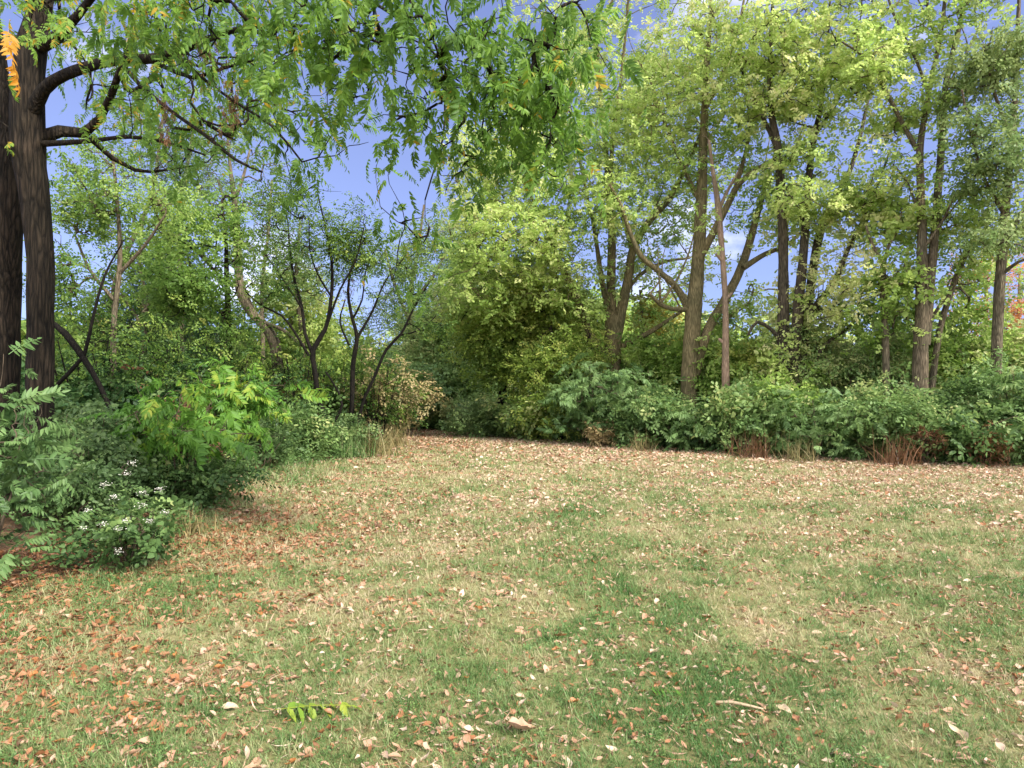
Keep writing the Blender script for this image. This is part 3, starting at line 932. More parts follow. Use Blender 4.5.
# ------------------------------------------------------------------ the big twin-trunk tree on the left, its canopy over the lawn
YL = 9.0
l1_limbs = [
    rooted(limb(YL, [(41, 470, 28), (40, 405, 26), (40, 330, 25), (39, 260, 25), (35, 200, 27), (28, 150, 32), (28, 90, 31), (34, 40, 27), (42, 0, 21), (52, -70, 15), (60, -160, 9)])),
    rooted(limb(YL, [(2, 470, 29, .7), (5, 405, 26, .7), (7, 300, 24, .6), (10, 200, 23, .4), (5, 120, 20, .5), (-6, 40, 18, .6), (-18, -40, 14, .9), (-30, -140, 9, 1.2)])),
    limb(YL, [(30, 120, 17), (44, 90, 13, -.2), (65, 75, 11.5, -.4), (95, 65, 10.5, -.7), (122, 60, 10.5, -1.0), (150, 59, 10, -1.2), (178, 52, 9, -1.5), (206, 40, 7, -1.8), (245, 28, 5.5, -2.2), (300, 26, 4, -2.6), (360, 40, 2.5, -2.9)]),
    limb(YL, [(36, 140, 18), (60, 131, 12, .2), (85, 133, 10.5, .3), (100, 119, 8.5, .2), (111, 97, 7.5, 0), (119, 74, 6.5, -.2), (130, 45, 4.5, -.4), (148, 5, 3, -.6)]),
    limb(YL, [(40, 144, 7), (90, 141, 4.5, -.3), (130, 137, 4, -.7), (172, 144, 3, -1.1), (205, 155, 2, -1.4)]),
    limb(YL, [(90, 138, 6), (112, 158, 5, .3), (135, 170, 4.5, .5), (152, 172, 3, .6), (178, 168, 2, .7)]),
    limb(YL, [(36, 45, 20), (56, 38, 13, -.3), (72, 22, 9, -.7), (110, -20, 6, -1.3), (190, -70, 5, -2.0), (300, -105, 4, -2.7), (400, -90, 3.2, -3.0), (480, -50, 2.5, -3.2), (540, 0, 1.8, -3.3)]),
    limb(YL, [(121, 62, 5, -1.0), (140, 85, 4.5, -1.2), (170, 110, 4, -1.4), (205, 135, 4, -1.7), (236, 160, 3.5, -2.0), (262, 172, 2.5, -2.2)]),
    limb(YL, [(176, 54, 5, -1.5), (200, 76, 3.5, -1.7), (235, 102, 3, -2.0), (272, 126, 3, -2.3), (302, 162, 2, -2.5)]),
    limb(YL, [(152, 61, 5, -1.2), (175, 72, 4.5, -1.4), (193, 78, 4, -1.6), (224, 68, 3, -1.8), (262, 58, 2, -2.0)]),
    limb(YL, [(150, -50, 6, -1.6), (240, -50, 5, -2.4), (330, -20, 4, -3.0), (400, 20, 3, -3.3), (440, 60, 2, -3.4)]),
    limb(YL, [(300, -100, 4.5, -2.7), (370, -40, 4, -2.2), (430, 30, 3, -1.8), (445, 120, 2.2, -1.5), (425, 200, 1.6, -1.3)]),
]
l1_blobs = [(90, 12, 7.6, 60, 28, 1.0, 30), (170, 5, 6.8, 60, 35, 1.0, 36), (250, 25, 6.4, 55, 40, 1.0, 36), (330, 20, 6.0, 55, 45, .9, 36), (400, 22, 5.8, 50, 45, .8, 32), (470, 30, 5.7, 45, 50, .7, 30),
            (540, 25, 5.7, 45, 50, .6, 26), (595, 20, 5.9, 25, 30, .5, 7), (525, 105, 5.8, 30, 50, .5, 22), (560, 120, 5.8, 22, 40, .4, 12), (370, 120, 6.4, 55, 40, .7, 12), (430, 110, 6.2, 24, 60, .6, 11), (410, 225, 7.2, 24, 24, .5, 6),
            (300, 110, 7, 40, 40, .8, 9), (480, 160, 6.2, 25, 30, .4, 9), (130, 110, 8.2, 60, 30, .9, 14), (220, 150, 7.6, 60, 30, .7, 14), (180, 90, 9.6, 110, 40, 1.0, 60), (90, 60, 10.2, 70, 60, 1.0, 40), (290, 70, 9.0, 70, 60, 1.0, 40), (60, -60, 8.5, 130, 60, 1.8, 36), (250, -80, 6.6, 160, 45, 1.2, 40), (0, 130, 9.2, 25, 60, .8, 12)]
l1_targets = blob_targets(l1_blobs, 1.0, 0.36)
strands = []                                   # loose hanging strands below some of the twigs
for q in l1_targets:
    if rng.random() < .28:
        v = np.array([rng.normal(0, .06), rng.normal(0, .06), -.2])
        for k in range(1, int(rng.integers(2, 5))):
            strands.append(q + v * k + rng.normal(0, .03, 3))
l1_targets = np.vstack([l1_targets, np.array(strands)])
build_tree('walnut_tree', 'big dark tree with two thick trunks, its feathery leaves hanging over the lawn', 'tree',
           l1_limbs, l1_blobs, 'bark_dark', 'walnut', 'frond', slim=.95, per=2.8, targets=l1_targets, spread=0.18, scale=0.22, tone=0.60, hang=0.6, sag=0.25, twig_r=0.0038, holes=0.33, flat=0.8)

l1 = bpy.data.objects['walnut_tree']
b0 = np.array(l1.location)
pp = np.array([P(4, 40, 5.2), P(12, 62, 5.2), P(8, 30, 5.3)]) - b0
link('yellow_leaf_spray', scatter('yellow_leaf_spray', 'frond', pp, np.array([-.3, .1, -.8]), np.array([-1.0, -1.2, -.9]), np.zeros(3), 0.23, np.array([.6, .75, .5])), M['gold'], l1)


def seed_cluster(parent, at, h, w):
    b = np.array(parent.location); n = 34
    pos = at - b + rng.normal(0, 1, (n, 3)) * np.array([w, w, h])
    link('seed_cluster', scatter('seed_cluster', 'narrow', pos, rng.uniform(0, 6.28, n), np.full(n, -1.2), rng.normal(0, .5, n), 0.22, rng.uniform(0, .6, n)), M['rust'], parent)


seed_cluster(l1, P(231, 105, 7.0), .12, .05)
seed_cluster(l1, P(168, 118, 7.4), .14, .04)
seed_cluster(l1, P(206, 55, 7.0), .14, .08)

# ------------------------------------------------------------------ smaller trees on the left
Y = 19.5
build_tree('crooked_tree', 'crooked grey trunk with a sharp bend half way up, in the left thicket', 'tree', [
    rooted(limb(Y, [(279, 430, 12), (279, 400, 11.5), (277, 368, 11), (274, 343, 11), (265, 326, 10), (250, 311, 9), (240, 290, 8.5), (238, 250, 7.5), (236, 215, 7), (234, 195, 6), (230, 165, 3), (227, 130, 2)])),
    limb(Y, [(235, 200, 4), (243, 178, 3), (250, 150, 2)], .3),
    limb(Y, [(236, 225, 4), (226, 205, 3), (218, 180, 2)], -.4),
    limb(Y, [(262, 322, 4), (283, 330, 3.5), (300, 345, 2.5)], -.5)],
    [(235, 140, 19.5, 45, 45, 1.2, 60), (210, 200, 19, 32, 34, .9, 40), (265, 185, 19.5, 34, 30, .8, 40)], 'bark_grey', 'willow', 'small', per=2.2, spread=.2, tone=.55)

Y = 16.8
t = build_tree('dark_barked_tree', 'small black-barked tree with upswept forking limbs, nearest the left lawn edge', 'tree', [
    rooted(limb(Y, [(333, 440, 8), (328, 425, 8), (319, 400, 8.5), (315, 370, 8.5), (313, 350, 9.5), (325, 329, 7), (331, 300, 6), (332, 265, 4.5), (326, 230, 3.5), (318, 195, 2.2)])),
    limb(Y, [(312, 352, 7), (305, 333, 5.5), (302, 308, 5), (294, 278, 4.5), (290, 250, 3.5), (288, 222, 2.2)], .5),
    limb(Y, [(309, 356, 5), (294, 331, 4), (281, 315, 3.5), (262, 306, 3), (246, 292, 2)], -.5),
    limb(Y, [(327, 325, 5), (340, 290, 3.5), (355, 262, 3), (364, 228, 2)], -.5),
    limb(Y, [(303, 310, 3.5), (280, 275, 2.6), (262, 250, 2)], .5),
    limb(Y, [(331, 296, 4), (318, 275, 3), (310, 250, 2.2), (309, 220, 1.8)], -.3),
    limb(Y, [(330, 430, 5), (342, 405, 4.5), (336, 388, 3.5), (326, 372, 3)], -.2)],
    [(320, 225, 16.8, 60, 40, 1.3, 70), (275, 270, 16.6, 35, 40, 1.0, 32), (355, 245, 16.8, 35, 35, 1.0, 26), (300, 200, 17, 45, 25, 1, 26)], 'bark_black', 'midgreen', 'small', slim=.6, dens=2.6, twig_r=.0045, per=1.7, spread=.16, scale=.8, tone=.30, holes=.30)
Y = 17.6
t = build_tree('dark_barked_tree', 'small black-barked tree holding a hanging brown seed cluster, beside the dry grass clump', 'tree', [
    rooted(limb(Y, [(352, 440, 9), (352, 400, 8), (353, 365, 8.5), (357, 337, 7), (352, 318, 5.5), (348, 290, 4.5), (353, 262, 3), (357, 235, 2)])),
    limb(Y, [(356, 340, 5), (372, 312, 4), (381, 290, 3), (393, 268, 2)], .3),
    rooted(limb(Y, [(356, 440, 6, -.2), (362, 405, 5.5, -.3), (373, 380, 5, -.4), (386, 350, 5, -.5), (401, 334, 4.5, -.6), (415, 306, 3.2, -.7), (429, 283, 2, -.8)])),
    limb(Y, [(401, 335, 3), (420, 330, 2.4), (436, 316, 1.8)], .2),
    limb(Y, [(352, 320, 4), (362, 300, 3), (366, 270, 2.2), (380, 240, 1.8)], -.4),
    limb(Y, [(349, 345, 4), (340, 322, 3), (345, 300, 2.2)], .4)],
    [(380, 260, 17.6, 50, 40, 1.2, 46), (420, 300, 17, 28, 35, .8, 24), (355, 235, 17.6, 35, 30, 1, 26), (435, 330, 17, 15, 20, .4, 8)], 'bark_black', 'midgreen', 'small', slim=.6, dens=2.6, twig_r=.0045, per=1.7, spread=.16, scale=.8, tone=.32, holes=.30)
seed_cluster(t, P(349, 287, 17.5), .26, .09)

Y = 11.5
build_tree('leaning_dead_tree', 'broken leafless stem leaning across the dark gap beside the big twin-trunk tree', 'tree', [
    (np.array([P(118, 428, Y), P(100, 386, Y), P(79, 351, Y), P(66, 334, Y), P(52, 322, Y)]), np.array([.035, .04, .055, .055, .04])),
    (np.array([P(58, 384, Y + .1), P(70, 372, Y), P(84, 356, Y), P(92, 322, Y), P(105, 275, Y + .2), P(124, 240, Y + .3)]), np.array([.035, .035, .035, .025, .02, .012]))],
    [(125, 245, 11.7, 15, 15, .3, 4)], 'bark_black', 'midgreen', per=0)

Y = 14.0
build_tree('young_tree', 'young leafy tree with a slim stem, right behind the big twin-trunk tree', 'tree', [
    rooted(limb(Y, [(112, 440, 7), (113, 380, 6.5), (114, 320, 5.5), (120, 260, 4.5), (117, 200, 3.5), (112, 150, 2.5)])),
    limb(Y, [(114, 300, 4), (90, 270, 3), (75, 235, 2)], .3), limb(Y, [(118, 275, 4), (145, 245, 3), (165, 215, 2)], -.4)],
    [(90, 235, 14, 45, 50, 1.3, 60), (140, 215, 14, 45, 40, 1.2, 46), (80, 290, 14, 35, 30, 1, 30), (110, 165, 14.2, 45, 35, 1, 26)], 'bark_grey', 'maple', 'small', per=3.4, dens=1.8, spread=.24, scale=.85, tone=.10, holes=.34)
Y = 17.5
build_tree('young_tree', 'leafy understory tree with yellow-green sprays above the dark conifer', 'tree', [
    rooted(limb(Y, [(229, 440, 7), (230, 380, 6), (229, 330, 6), (227, 280, 5), (226, 240, 3.5), (222, 200, 2)])),
    limb(Y, [(229, 320, 4), (200, 295, 3), (175, 285, 2)], -1.), limb(Y, [(227, 285, 3.5), (200, 255, 2.5), (180, 240, 2)], -.5)],
    [(185, 285, 16.6, 55, 22, 1.2, 60), (200, 240, 17, 45, 35, 1.2, 55), (150, 305, 16.8, 40, 18, 1.0, 34), (235, 330, 17.3, 25, 25, .7, 18), (165, 235, 17.3, 40, 40, 1.2, 34), (225, 200, 18, 30, 25, .8, 12)], 'bark_dark', 'maple', 'oval', per=3.3, dens=1.8, spread=.25, scale=.80, tone=.10, holes=.33)
Y = 22
build_tree('slender_tree', 'pale slim-stemmed sparse tree rising behind the left thicket', 'tree', [
    rooted(limb(Y, [(114, 440, 6), (115, 340, 5.5), (116, 280, 5), (150, 200, 4), (160, 140, 3), (166, 90, 2)])),
    rooted(limb(Y, [(180, 440, 5, .6), (182, 300, 4.5, .6), (178, 220, 4, .6), (190, 150, 3, .6), (196, 110, 2, .6)]))],
    [(150, 150, 22, 70, 60, 1.8, 70), (195, 170, 22.4, 40, 50, 1.4, 36), (100, 200, 22, 40, 40, 1.2, 24)], 'bark_grey', 'willow', 'small', per=3, dens=2.2, spread=.24, scale=1.0, tone=.4, holes=.34)
Y = 25
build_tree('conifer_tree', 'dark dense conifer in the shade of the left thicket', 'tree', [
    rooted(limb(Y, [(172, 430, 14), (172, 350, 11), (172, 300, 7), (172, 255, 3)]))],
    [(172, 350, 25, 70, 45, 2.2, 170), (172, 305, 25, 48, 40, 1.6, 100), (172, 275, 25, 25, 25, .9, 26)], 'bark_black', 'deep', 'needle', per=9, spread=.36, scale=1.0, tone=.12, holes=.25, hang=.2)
Y = 29
build_tree('understory_tree', 'golden-tinged small tree seen between the crooked trunk and the black-barked trees', 'tree', [
    rooted(limb(Y, [(295, 440, 7), (293, 360, 6), (290, 310, 4), (285, 270, 2)]))],
    [(290, 310, 29, 45, 45, 2, 90), (260, 350, 29, 40, 30, 1.6, 50), (330, 345, 29, 40, 30, 1.6, 60)], 'bark_grey', 'maple', 'oval', per=6, spread=.4, scale=1.5, tone=.55, holes=.33)

# ------------------------------------------------------------------ trees closing the end of the path
Y = 24.5
build_tree('dense_tree', 'dense mid-green tree leaning over the dark hollow at the path end', 'tree', [
    rooted(limb(Y, [(500, 436, 10), (502, 400, 9), (508, 350, 8), (520, 300, 6), (530, 260, 3)])),
    limb(Y, [(505, 370, 5), (485, 335, 4), (470, 305, 2.5)], -.8), limb(Y, [(513, 330, 5), (545, 300, 4), (570, 285, 2.5)], -.5)],
    [(520, 300, 24, 62, 48, 2.2, 190), (480, 325, 23.6, 40, 32, 1.6, 80), (560, 330, 24, 45, 40, 1.8, 100), (530, 370, 23.6, 40, 26, 1.4, 60), (490, 365, 24, 30, 20, 1, 30)], 'bark_black', 'midgreen', 'oval', per=7, dens=1.6, spread=.30, scale=.85, tone=.78, tone_z=.3, holes=.34)
Y = 22.2
build_tree('olive_leaved_tree', 'small olive-leaved tree with speckled foliage, left of the many-stemmed maple', 'tree', [
    rooted(limb(Y, [(560, 443, 7), (559, 400, 6), (556, 360, 5), (550, 325, 3)])), limb(Y, [(558, 390, 4), (580, 360, 3), (590, 335, 2)], -.4)],
    [(555, 375, 22, 40, 45, 1.3, 110), (545, 415, 22, 36, 24, 1.0, 60), (585, 350, 22, 25, 30, 1, 40)], 'bark_dark', 'midgreen', 'small', per=6, dens=1.5, spread=.26, scale=1.0, tone=.8, holes=.34)
Y = 31
build_tree('pale_green_tree', 'pale green loose tree with bare fanning stems at the end of the path', 'tree', [
    rooted(limb(Y, [(470, 432, 6), (466, 390, 5), (456, 345, 4), (440, 310, 3), (428, 290, 2)])),
    limb(Y, [(465, 385, 4), (472, 345, 3), (462, 310, 2.4), (455, 280, 2)], .4), limb(Y, [(458, 350, 3), (440, 330, 2.6), (425, 318, 2)], -.5)],
    [(445, 330, 31, 42, 40, 2.2, 130), (470, 290, 31, 35, 40, 1.8, 70), (430, 365, 30, 40, 28, 2, 90), (470, 385, 30, 35, 25, 1.5, 60), (418, 395, 30, 26, 20, 1.2, 44)], 'bark_dark', 'hedge', 'oval', per=7, dens=1.8, spread=.36, scale=1.05, tone=.85, tone_z=.2, holes=.32)
Y = 24
build_tree('yellow_tree', 'small golden-yellow tree glimpsed just right of the many-stemmed maple trunk', 'tree', [
    rooted(limb(Y, [(648, 440, 6), (646, 380, 5), (643, 330, 4), (640, 290, 2)]))],
    [(642, 305, 24, 20, 30, .8, 26), (655, 340, 24, 25, 25, .8, 26)], 'bark_grey', 'yellow', 'oval', per=5, spread=.3, scale=1.1, tone=.25)
Y = 24
build_tree('orange_tree', 'orange-leaved autumn tree beyond the hedge, seen past the grey-green leafy tree', 'tree', [
    rooted(limb(Y, [(985, 430, 6), (985, 360, 5), (986, 310, 4), (987, 265, 2)])), rooted(limb(Y, [(1015, 430, 6, .4), (1018, 330, 4, .4), (1020, 270, 2, .4)]))],
    [(965, 290, 24, 22, 40, 1, 26), (1010, 285, 24, 35, 45, 1.4, 70), (990, 320, 24, 40, 25, 1, 34)], 'bark_pink', 'orange', 'small', per=4, spread=.34, scale=1.1, tone=.6)


Y = 34
build_tree('slender_tree', 'fine-twigged tall tree rising behind the end of the path', 'tree', [
    rooted(limb(Y, [(415, 430, 6), (413, 360, 5), (410, 300, 4), (418, 250, 3), (424, 205, 2)])),
    limb(Y, [(412, 330, 4), (395, 285, 3), (385, 250, 2)], .5), limb(Y, [(411, 305, 3.5), (440, 265, 2.6), (455, 225, 2)], -.5)],
    [(415, 270, 34, 50, 50, 2.5, 120), (450, 240, 34, 35, 40, 2, 70), (385, 320, 34, 35, 35, 2, 70)], 'bark_grey', 'willow', 'small', per=3, dens=1.5, spread=.34, scale=1.5, tone=.55, holes=.34)
Y = 27
build_tree('slender_tree', 'thin tangled tree between the crooked trunk and the nearest black-barked tree', 'tree', [
    rooted(limb(Y, [(262, 430, 5), (263, 350, 4.5), (262, 290, 3.6), (268, 235, 3), (272, 180, 2)])),
    rooted(limb(Y, [(305, 430, 5, .5), (303, 350, 4.5, .5), (296, 280, 3.5, .5), (300, 225, 2.5, .5)])),
    limb(Y, [(263, 330, 3), (245, 290, 2.4), (232, 260, 2)], .5)],
    [(268, 245, 27, 45, 55, 2, 110), (310, 260, 27, 45, 50, 2, 100)], 'bark_grey', 'willow', 'small', per=2.4, dens=1.4, spread=.30, scale=1.2, tone=.45, holes=.36)
Y = 20.5
build_tree('young_tree', 'leafy young tree filling the gap left of the crooked trunk', 'tree', [
    rooted(limb(Y, [(143, 440, 6), (142, 370, 5), (146, 310, 4), (140, 260, 3), (143, 215, 2)])),
    limb(Y, [(144, 330, 3.5), (120, 290, 2.6), (105, 270, 2)], .4), limb(Y, [(145, 310, 3.5), (170, 275, 2.6), (190, 262, 2)], -.4)],
    [(140, 275, 20.5, 60, 45, 1.6, 90), (95, 320, 20.5, 45, 35, 1.4, 60), (190, 310, 20.5, 35, 35, 1.2, 40)], 'bark_grey', 'midgreen', 'oval', per=3.4, dens=1.5, spread=.28, scale=.85, tone=.3, holes=.33)


# ------------------------------------------------------------------ shrubs
def build_shrub(name, label, x, y, w, h, n, leafm, kind, per=7, scale=1.0, tone=0.4, spread=0.2, bark='twig', group=None, stems=11, lift=0.0, hang=0.05, holes=0.28, tone_z=0.3, cat='shrub'):
    z = float(ground_z(x, y))
    root = thing(name, label, cat, (x, y, z), group)
    limbs = []
    for s in range(stems):
        a = 2 * math.pi * (s + rng.random()) / stems
        r1, r2 = w * .12 * rng.random(), w * .30 * (.5 + .7 * rng.random())
        hh = h * (.45 + .3 * rng.random())
        limbs.append((np.array([[math.cos(a) * r1, math.sin(a) * r1, -.05], [math.cos(a) * (r1 + r2) * .5, math.sin(a) * (r1 + r2) * .5, hh * .55], [math.cos(a) * r2, math.sin(a) * r2, hh]]), np.array([.014, .011, .007]) * (h / 1.5) ** .5))
    tg = []
    lumps = [(rng.normal(0, .55 * w / 2), rng.normal(0, .5 * w / 2), h * rng.uniform(.35, .72), rng.uniform(.30, .5) * w, rng.uniform(.2, .30) * h) for _ in range(5)]
    lumps.append((0, 0, h * .5, w * .42, h * .42))
    lumps.append((0, 0, h * .24, w * .48, h * .24))
    tr = 0
    while len(tg) < n and tr < n * 40:
        tr += 1
        lx, ly, lz, lr, lh = lumps[rng.integers(len(lumps))]
        v = rng.normal(0, 1, 3); v /= np.linalg.norm(v); v *= rng.random() ** .4
        q = np.array([lx, ly, lz]) + v * np.array([lr, lr, lh])
        if q[2] < .10 + (lift + .10 * rng.random()) * h or q[2] > h * 1.02: continue
        if vnoise(q[0] + x + q[1], q[2] * 1.4 + y, .45, 3) < holes: continue
        tg.append(q)
    for s in range(int(3 + n / 28)):          # loose shoots standing out of the outline
        a, rr = rng.uniform(0, 6.28), w * .5 * math.sqrt(rng.random())
        lx, ly = math.cos(a) * rr, math.sin(a) * rr
        z1 = h * rng.uniform(.85, 1.22) * (1 - .35 * (rr / (w * .5)) ** 2)
        for q in range(4):
            tg.append(np.array([lx * (1 + .07 * q), ly * (1 + .07 * q), z1 * (.72 + .09 * q)]))
    tg = np.array(tg)
    tch, bch, ends, _ = grow(limbs, tg, .0035, 0, 4)
    link('stems', tube_mesh('stems', tch + bch), M[bark], root)
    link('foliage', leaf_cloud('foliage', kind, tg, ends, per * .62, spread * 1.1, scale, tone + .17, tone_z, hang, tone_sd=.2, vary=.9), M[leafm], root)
    return root


def sh(name, label, px, base_py, wpx, top_py, leafm, kind, dens=1.0, back=0.0, **k):
    Yb = CAMZ * F / (base_py - HY) + back
    x = (px - CX) / F * Yb
    h = max(.4, CAMZ + (HY - top_py) / F * Yb) * 1.15
    w = wpx / F * Yb * 1.1
    n = int(dens * 56 * (w * h) ** .75 + 14)
    return build_shrub(name, label, x, Yb, w, h, n, leafm, kind, **k)


sh('leafy_shrub', 'low pale-flecked shrub at the very end of the right lawn edge', 505, 438, 62, 405, 'willow', 'oval', back=.6, per=8, tone=.35, scale=.9)
sh('leafy_shrub', 'low olive shrub beside the path, under the speckled olive-leaved tree', 545, 441, 62, 400, 'hedge', 'oval', back=.6, per=8, tone=.6)
sh('layered_shrub', 'blue-green shrub with layered sprays hiding the many-stemmed maple base', 592, 446, 84, 372, 'blue', 'sumac', 1.3, back=.8, per=3.2, scale=.42, tone=.55, hang=.1)
sh('leafy_shrub', 'dark green shrub right of the layered blue-green shrub', 650, 449, 84, 396, 'hedge', 'small', 1.5, back=.7, per=9, tone=.36, scale=1.1)
sh('leafy_shrub', 'dark green shrub at the foot of the straight single-trunk maple', 702, 453, 76, 410, 'blue', 'sumac', 1.3, back=.7, per=3.4, scale=.40, tone=.55)
sh('leafy_shrub', 'shrub at the foot of the bare pinkish sapling', 750, 456, 64, 388, 'hedge', 'oval', 1.1, back=.7, per=8, tone=.6)
sh('pale_shrub', 'tall pale yellow-green shrub hiding the base of the three-trunk maple', 775, 455, 70, 368, 'maple', 'oval', 1.2, back=1.1, per=7, tone=.30)
sh('leafy_shrub', 'broad dark green shrub right of the three-trunk maple', 832, 461, 90, 398, 'blue', 'sumac', 1.5, back=.7, per=3.4, scale=.36, tone=.6)
sh('leafy_shrub', 'bushy green shrub below the slender forked tree', 884, 462, 80, 392, 'hedge', 'small', 1.6, back=.7, per=8, tone=.55, scale=1.1)
sh('leafy_shrub', 'dark shrub at the foot of the twin grey trunks', 935, 464, 84, 408, 'hedge', 'oval', 1.3, back=.6, per=7, tone=.34, scale=.85)
sh('leafy_shrub', 'deep green shrub behind the orange-brown withered weed', 988, 464, 74, 385, 'hedge', 'small', 1.6, back=.8, per=9, tone=.28)
sh('leafy_shrub', 'green shrub cut off by the right edge of the picture', 1030, 467, 70, 385, 'hedge', 'sumac', 1.3, back=.6, per=3.2, scale=.36, tone=.42)
sh('leafy_shrub', 'rounded shrub beyond the last visible hedge shrub', 1095, 470, 90, 380, 'hedge', 'oval', 1.0, back=.6, per=9, tone=.40)
sh('tall_shrub', 'tall light green shrub between the three-trunk maple and the slender tree', 850, 458, 90, 338, 'hedge', 'small', 1.5, back=2.6, per=8, tone=.72)
sh('tall_shrub', 'tall yellow-green shrub behind the leaning stem of the twin-trunk tree', 958, 460, 84, 328, 'maple', 'oval', 1.1, back=2.4, per=8, tone=.22)
sh('tall_shrub', 'tall bright green shrub behind the grey-green leafy tree', 1022, 460, 84, 335, 'hedge', 'oval', 1.1, back=2.2, per=8, tone=.85)
sh('tall_shrub', 'tall green shrub seen left of the twin grey trunks', 905, 458, 60, 336, 'willow', 'oval', 1.2, back=3.0, per=8, tone=.66)
sh('tall_shrub', 'yellowish shrub filling the gap between the straight maple and many-stemmed maple', 655, 448, 70, 338, 'maple', 'oval', 1.2, back=2.6, per=8, tone=.2)
sh('tall_shrub', 'light green shrub in the gap behind the bare pinkish sapling', 722, 452, 76, 340, 'maple', 'oval', 1.2, back=2.8, per=8, tone=.16)
sh('tall_shrub', 'mid green shrub behind the three-trunk maple', 806, 455, 76, 338, 'midgreen', 'small', 1.4, back=3.2, per=8, tone=.65)

# the far end of the path
sh('dark_shrub', 'dark blue-green shrub marking the left side of the path end', 396, 433, 52, 360, 'blue', 'oval', 1.1, back=1.0, per=7, tone=.8, scale=1.2)
sh('dark_shrub', 'shadowy shrub straight across the end of the path', 432, 431, 50, 404, 'hedge', 'oval', 1.0, back=3.4, per=7, tone=.9, scale=1.2)
sh('dark_shrub', 'shadowy shrub just left of the dark hollow', 470, 434, 56, 404, 'hedge', 'oval', 1.0, back=1.8, per=7, tone=.8, scale=1.1)
sh('leafy_shrub', 'light green bush above the shadowy shrubs at the path end', 440, 431, 90, 350, 'hedge', 'oval', 1.0, back=5.5, per=8, tone=.75, scale=1.4)

# left bed
sh('feathery_shrub', 'blue-green shrub with feathery leaves at the left edge of the picture', -22, 590, 120, 405, 'blue', 'sumac', 1.7, per=2.7, tone=.45, scale=.225, spread=.12, hang=.05, holes=.2, lift=.02)
sh('bed_shrub', 'low grey-green shrub between the feathery shrub and the white-flowered plant', 75, 545, 120, 462, 'willow', 'small', 1.6, back=.5, per=7, tone=.02, scale=.75, spread=.13)
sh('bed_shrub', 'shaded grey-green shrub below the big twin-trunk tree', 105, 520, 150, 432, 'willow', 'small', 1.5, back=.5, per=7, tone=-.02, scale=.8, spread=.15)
sh('lime_plant', 'bright lime plant with drooping feathery leaves in the left bed', 178, 508, 105, 402, 'lime', 'sumac', .7, back=-.3, per=2.0, tone=.30, scale=.32, spread=.14, hang=.3, lift=.45, holes=.2)
sh('lime_plant', 'smaller bright plant with feathery leaves behind the lime plant', 236, 480, 66, 385, 'lime', 'sumac', .8, back=.5, per=2.0, tone=.3, scale=.40, spread=.15, hang=.25, lift=.45, holes=.2)
sh('bed_shrub', 'leafy green shrub spilling to the lawn edge below the lime plant', 196, 512, 74, 464, 'hedge', 'small', 1.6, back=.2, per=7, tone=.2, scale=.8, spread=.14)
sh('bed_shrub', 'olive-green shrub by the green nook of the lawn', 252, 482, 84, 432, 'willow', 'small', 1.5, back=.9, per=7, tone=.06, scale=.95, spread=.17)
sh('bed_shrub', 'shrub at the foot of the crooked trunk', 290, 466, 66, 418, 'hedge', 'small', 1.4, back=.8, per=8, tone=.5, scale=1.1, spread=.18)
sh('bed_shrub', 'grey-green shrub around the nearest black-barked tree', 330, 458, 70, 426, 'willow', 'small', 1.4, back=.6, per=8, tone=.2, scale=1.1, spread=.18)
sh('pale_shrub', 'tan-leaved shrub behind the dry grass clump', 378, 452, 44, 372, 'straw', 'small', 1.0, back=2.0, per=4, tone=.25, scale=1.0)
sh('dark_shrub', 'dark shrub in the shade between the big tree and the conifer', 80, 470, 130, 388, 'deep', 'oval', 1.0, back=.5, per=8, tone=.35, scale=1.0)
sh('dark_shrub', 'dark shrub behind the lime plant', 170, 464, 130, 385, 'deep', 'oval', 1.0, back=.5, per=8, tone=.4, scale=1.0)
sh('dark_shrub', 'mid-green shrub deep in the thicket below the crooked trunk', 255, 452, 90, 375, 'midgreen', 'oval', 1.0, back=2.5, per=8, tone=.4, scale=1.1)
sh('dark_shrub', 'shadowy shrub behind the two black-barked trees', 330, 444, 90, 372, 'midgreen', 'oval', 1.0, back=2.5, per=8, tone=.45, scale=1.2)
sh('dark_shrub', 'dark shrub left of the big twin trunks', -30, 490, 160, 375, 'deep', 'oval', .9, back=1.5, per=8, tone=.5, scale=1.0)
sh('rusty_shrub', 'rust-brown half-dead shrub between the crooked trunk and the black-barked tree', 298, 452, 44, 385, 'rust', 'small', 1.0, back=1.5, per=3, tone=.35, scale=1.0)
sh('rusty_shrub', 'withered brown bush in the shade above the lime plant', 160, 500, 44, 420, 'rust', 'small', 1.0, back=-.2, per=4, tone=.12, scale=.8)
sh('withered_weed', 'orange-brown withered weed standing at the hedge foot on the right', 985, 465, 26, 428, 'rust', 'narrow', 1.2, back=-.1, per=2.2, tone=.7, scale=.6, spread=.10, cat='weed')
sh('withered_weed', 'dull brown withered weed at the foot of the twin grey trunks', 925, 464, 20, 428, 'rust', 'narrow', 1.0, back=-.1, per=2, tone=.35, scale=.6, spread=.10, cat='weed')
sh('withered_weed', 'small tan weed in front of the layered blue-green shrub', 598, 447, 14, 424, 'straw', 'narrow', 1.6, back=-.1, per=3, tone=.6, scale=.7, spread=.10, cat='weed')


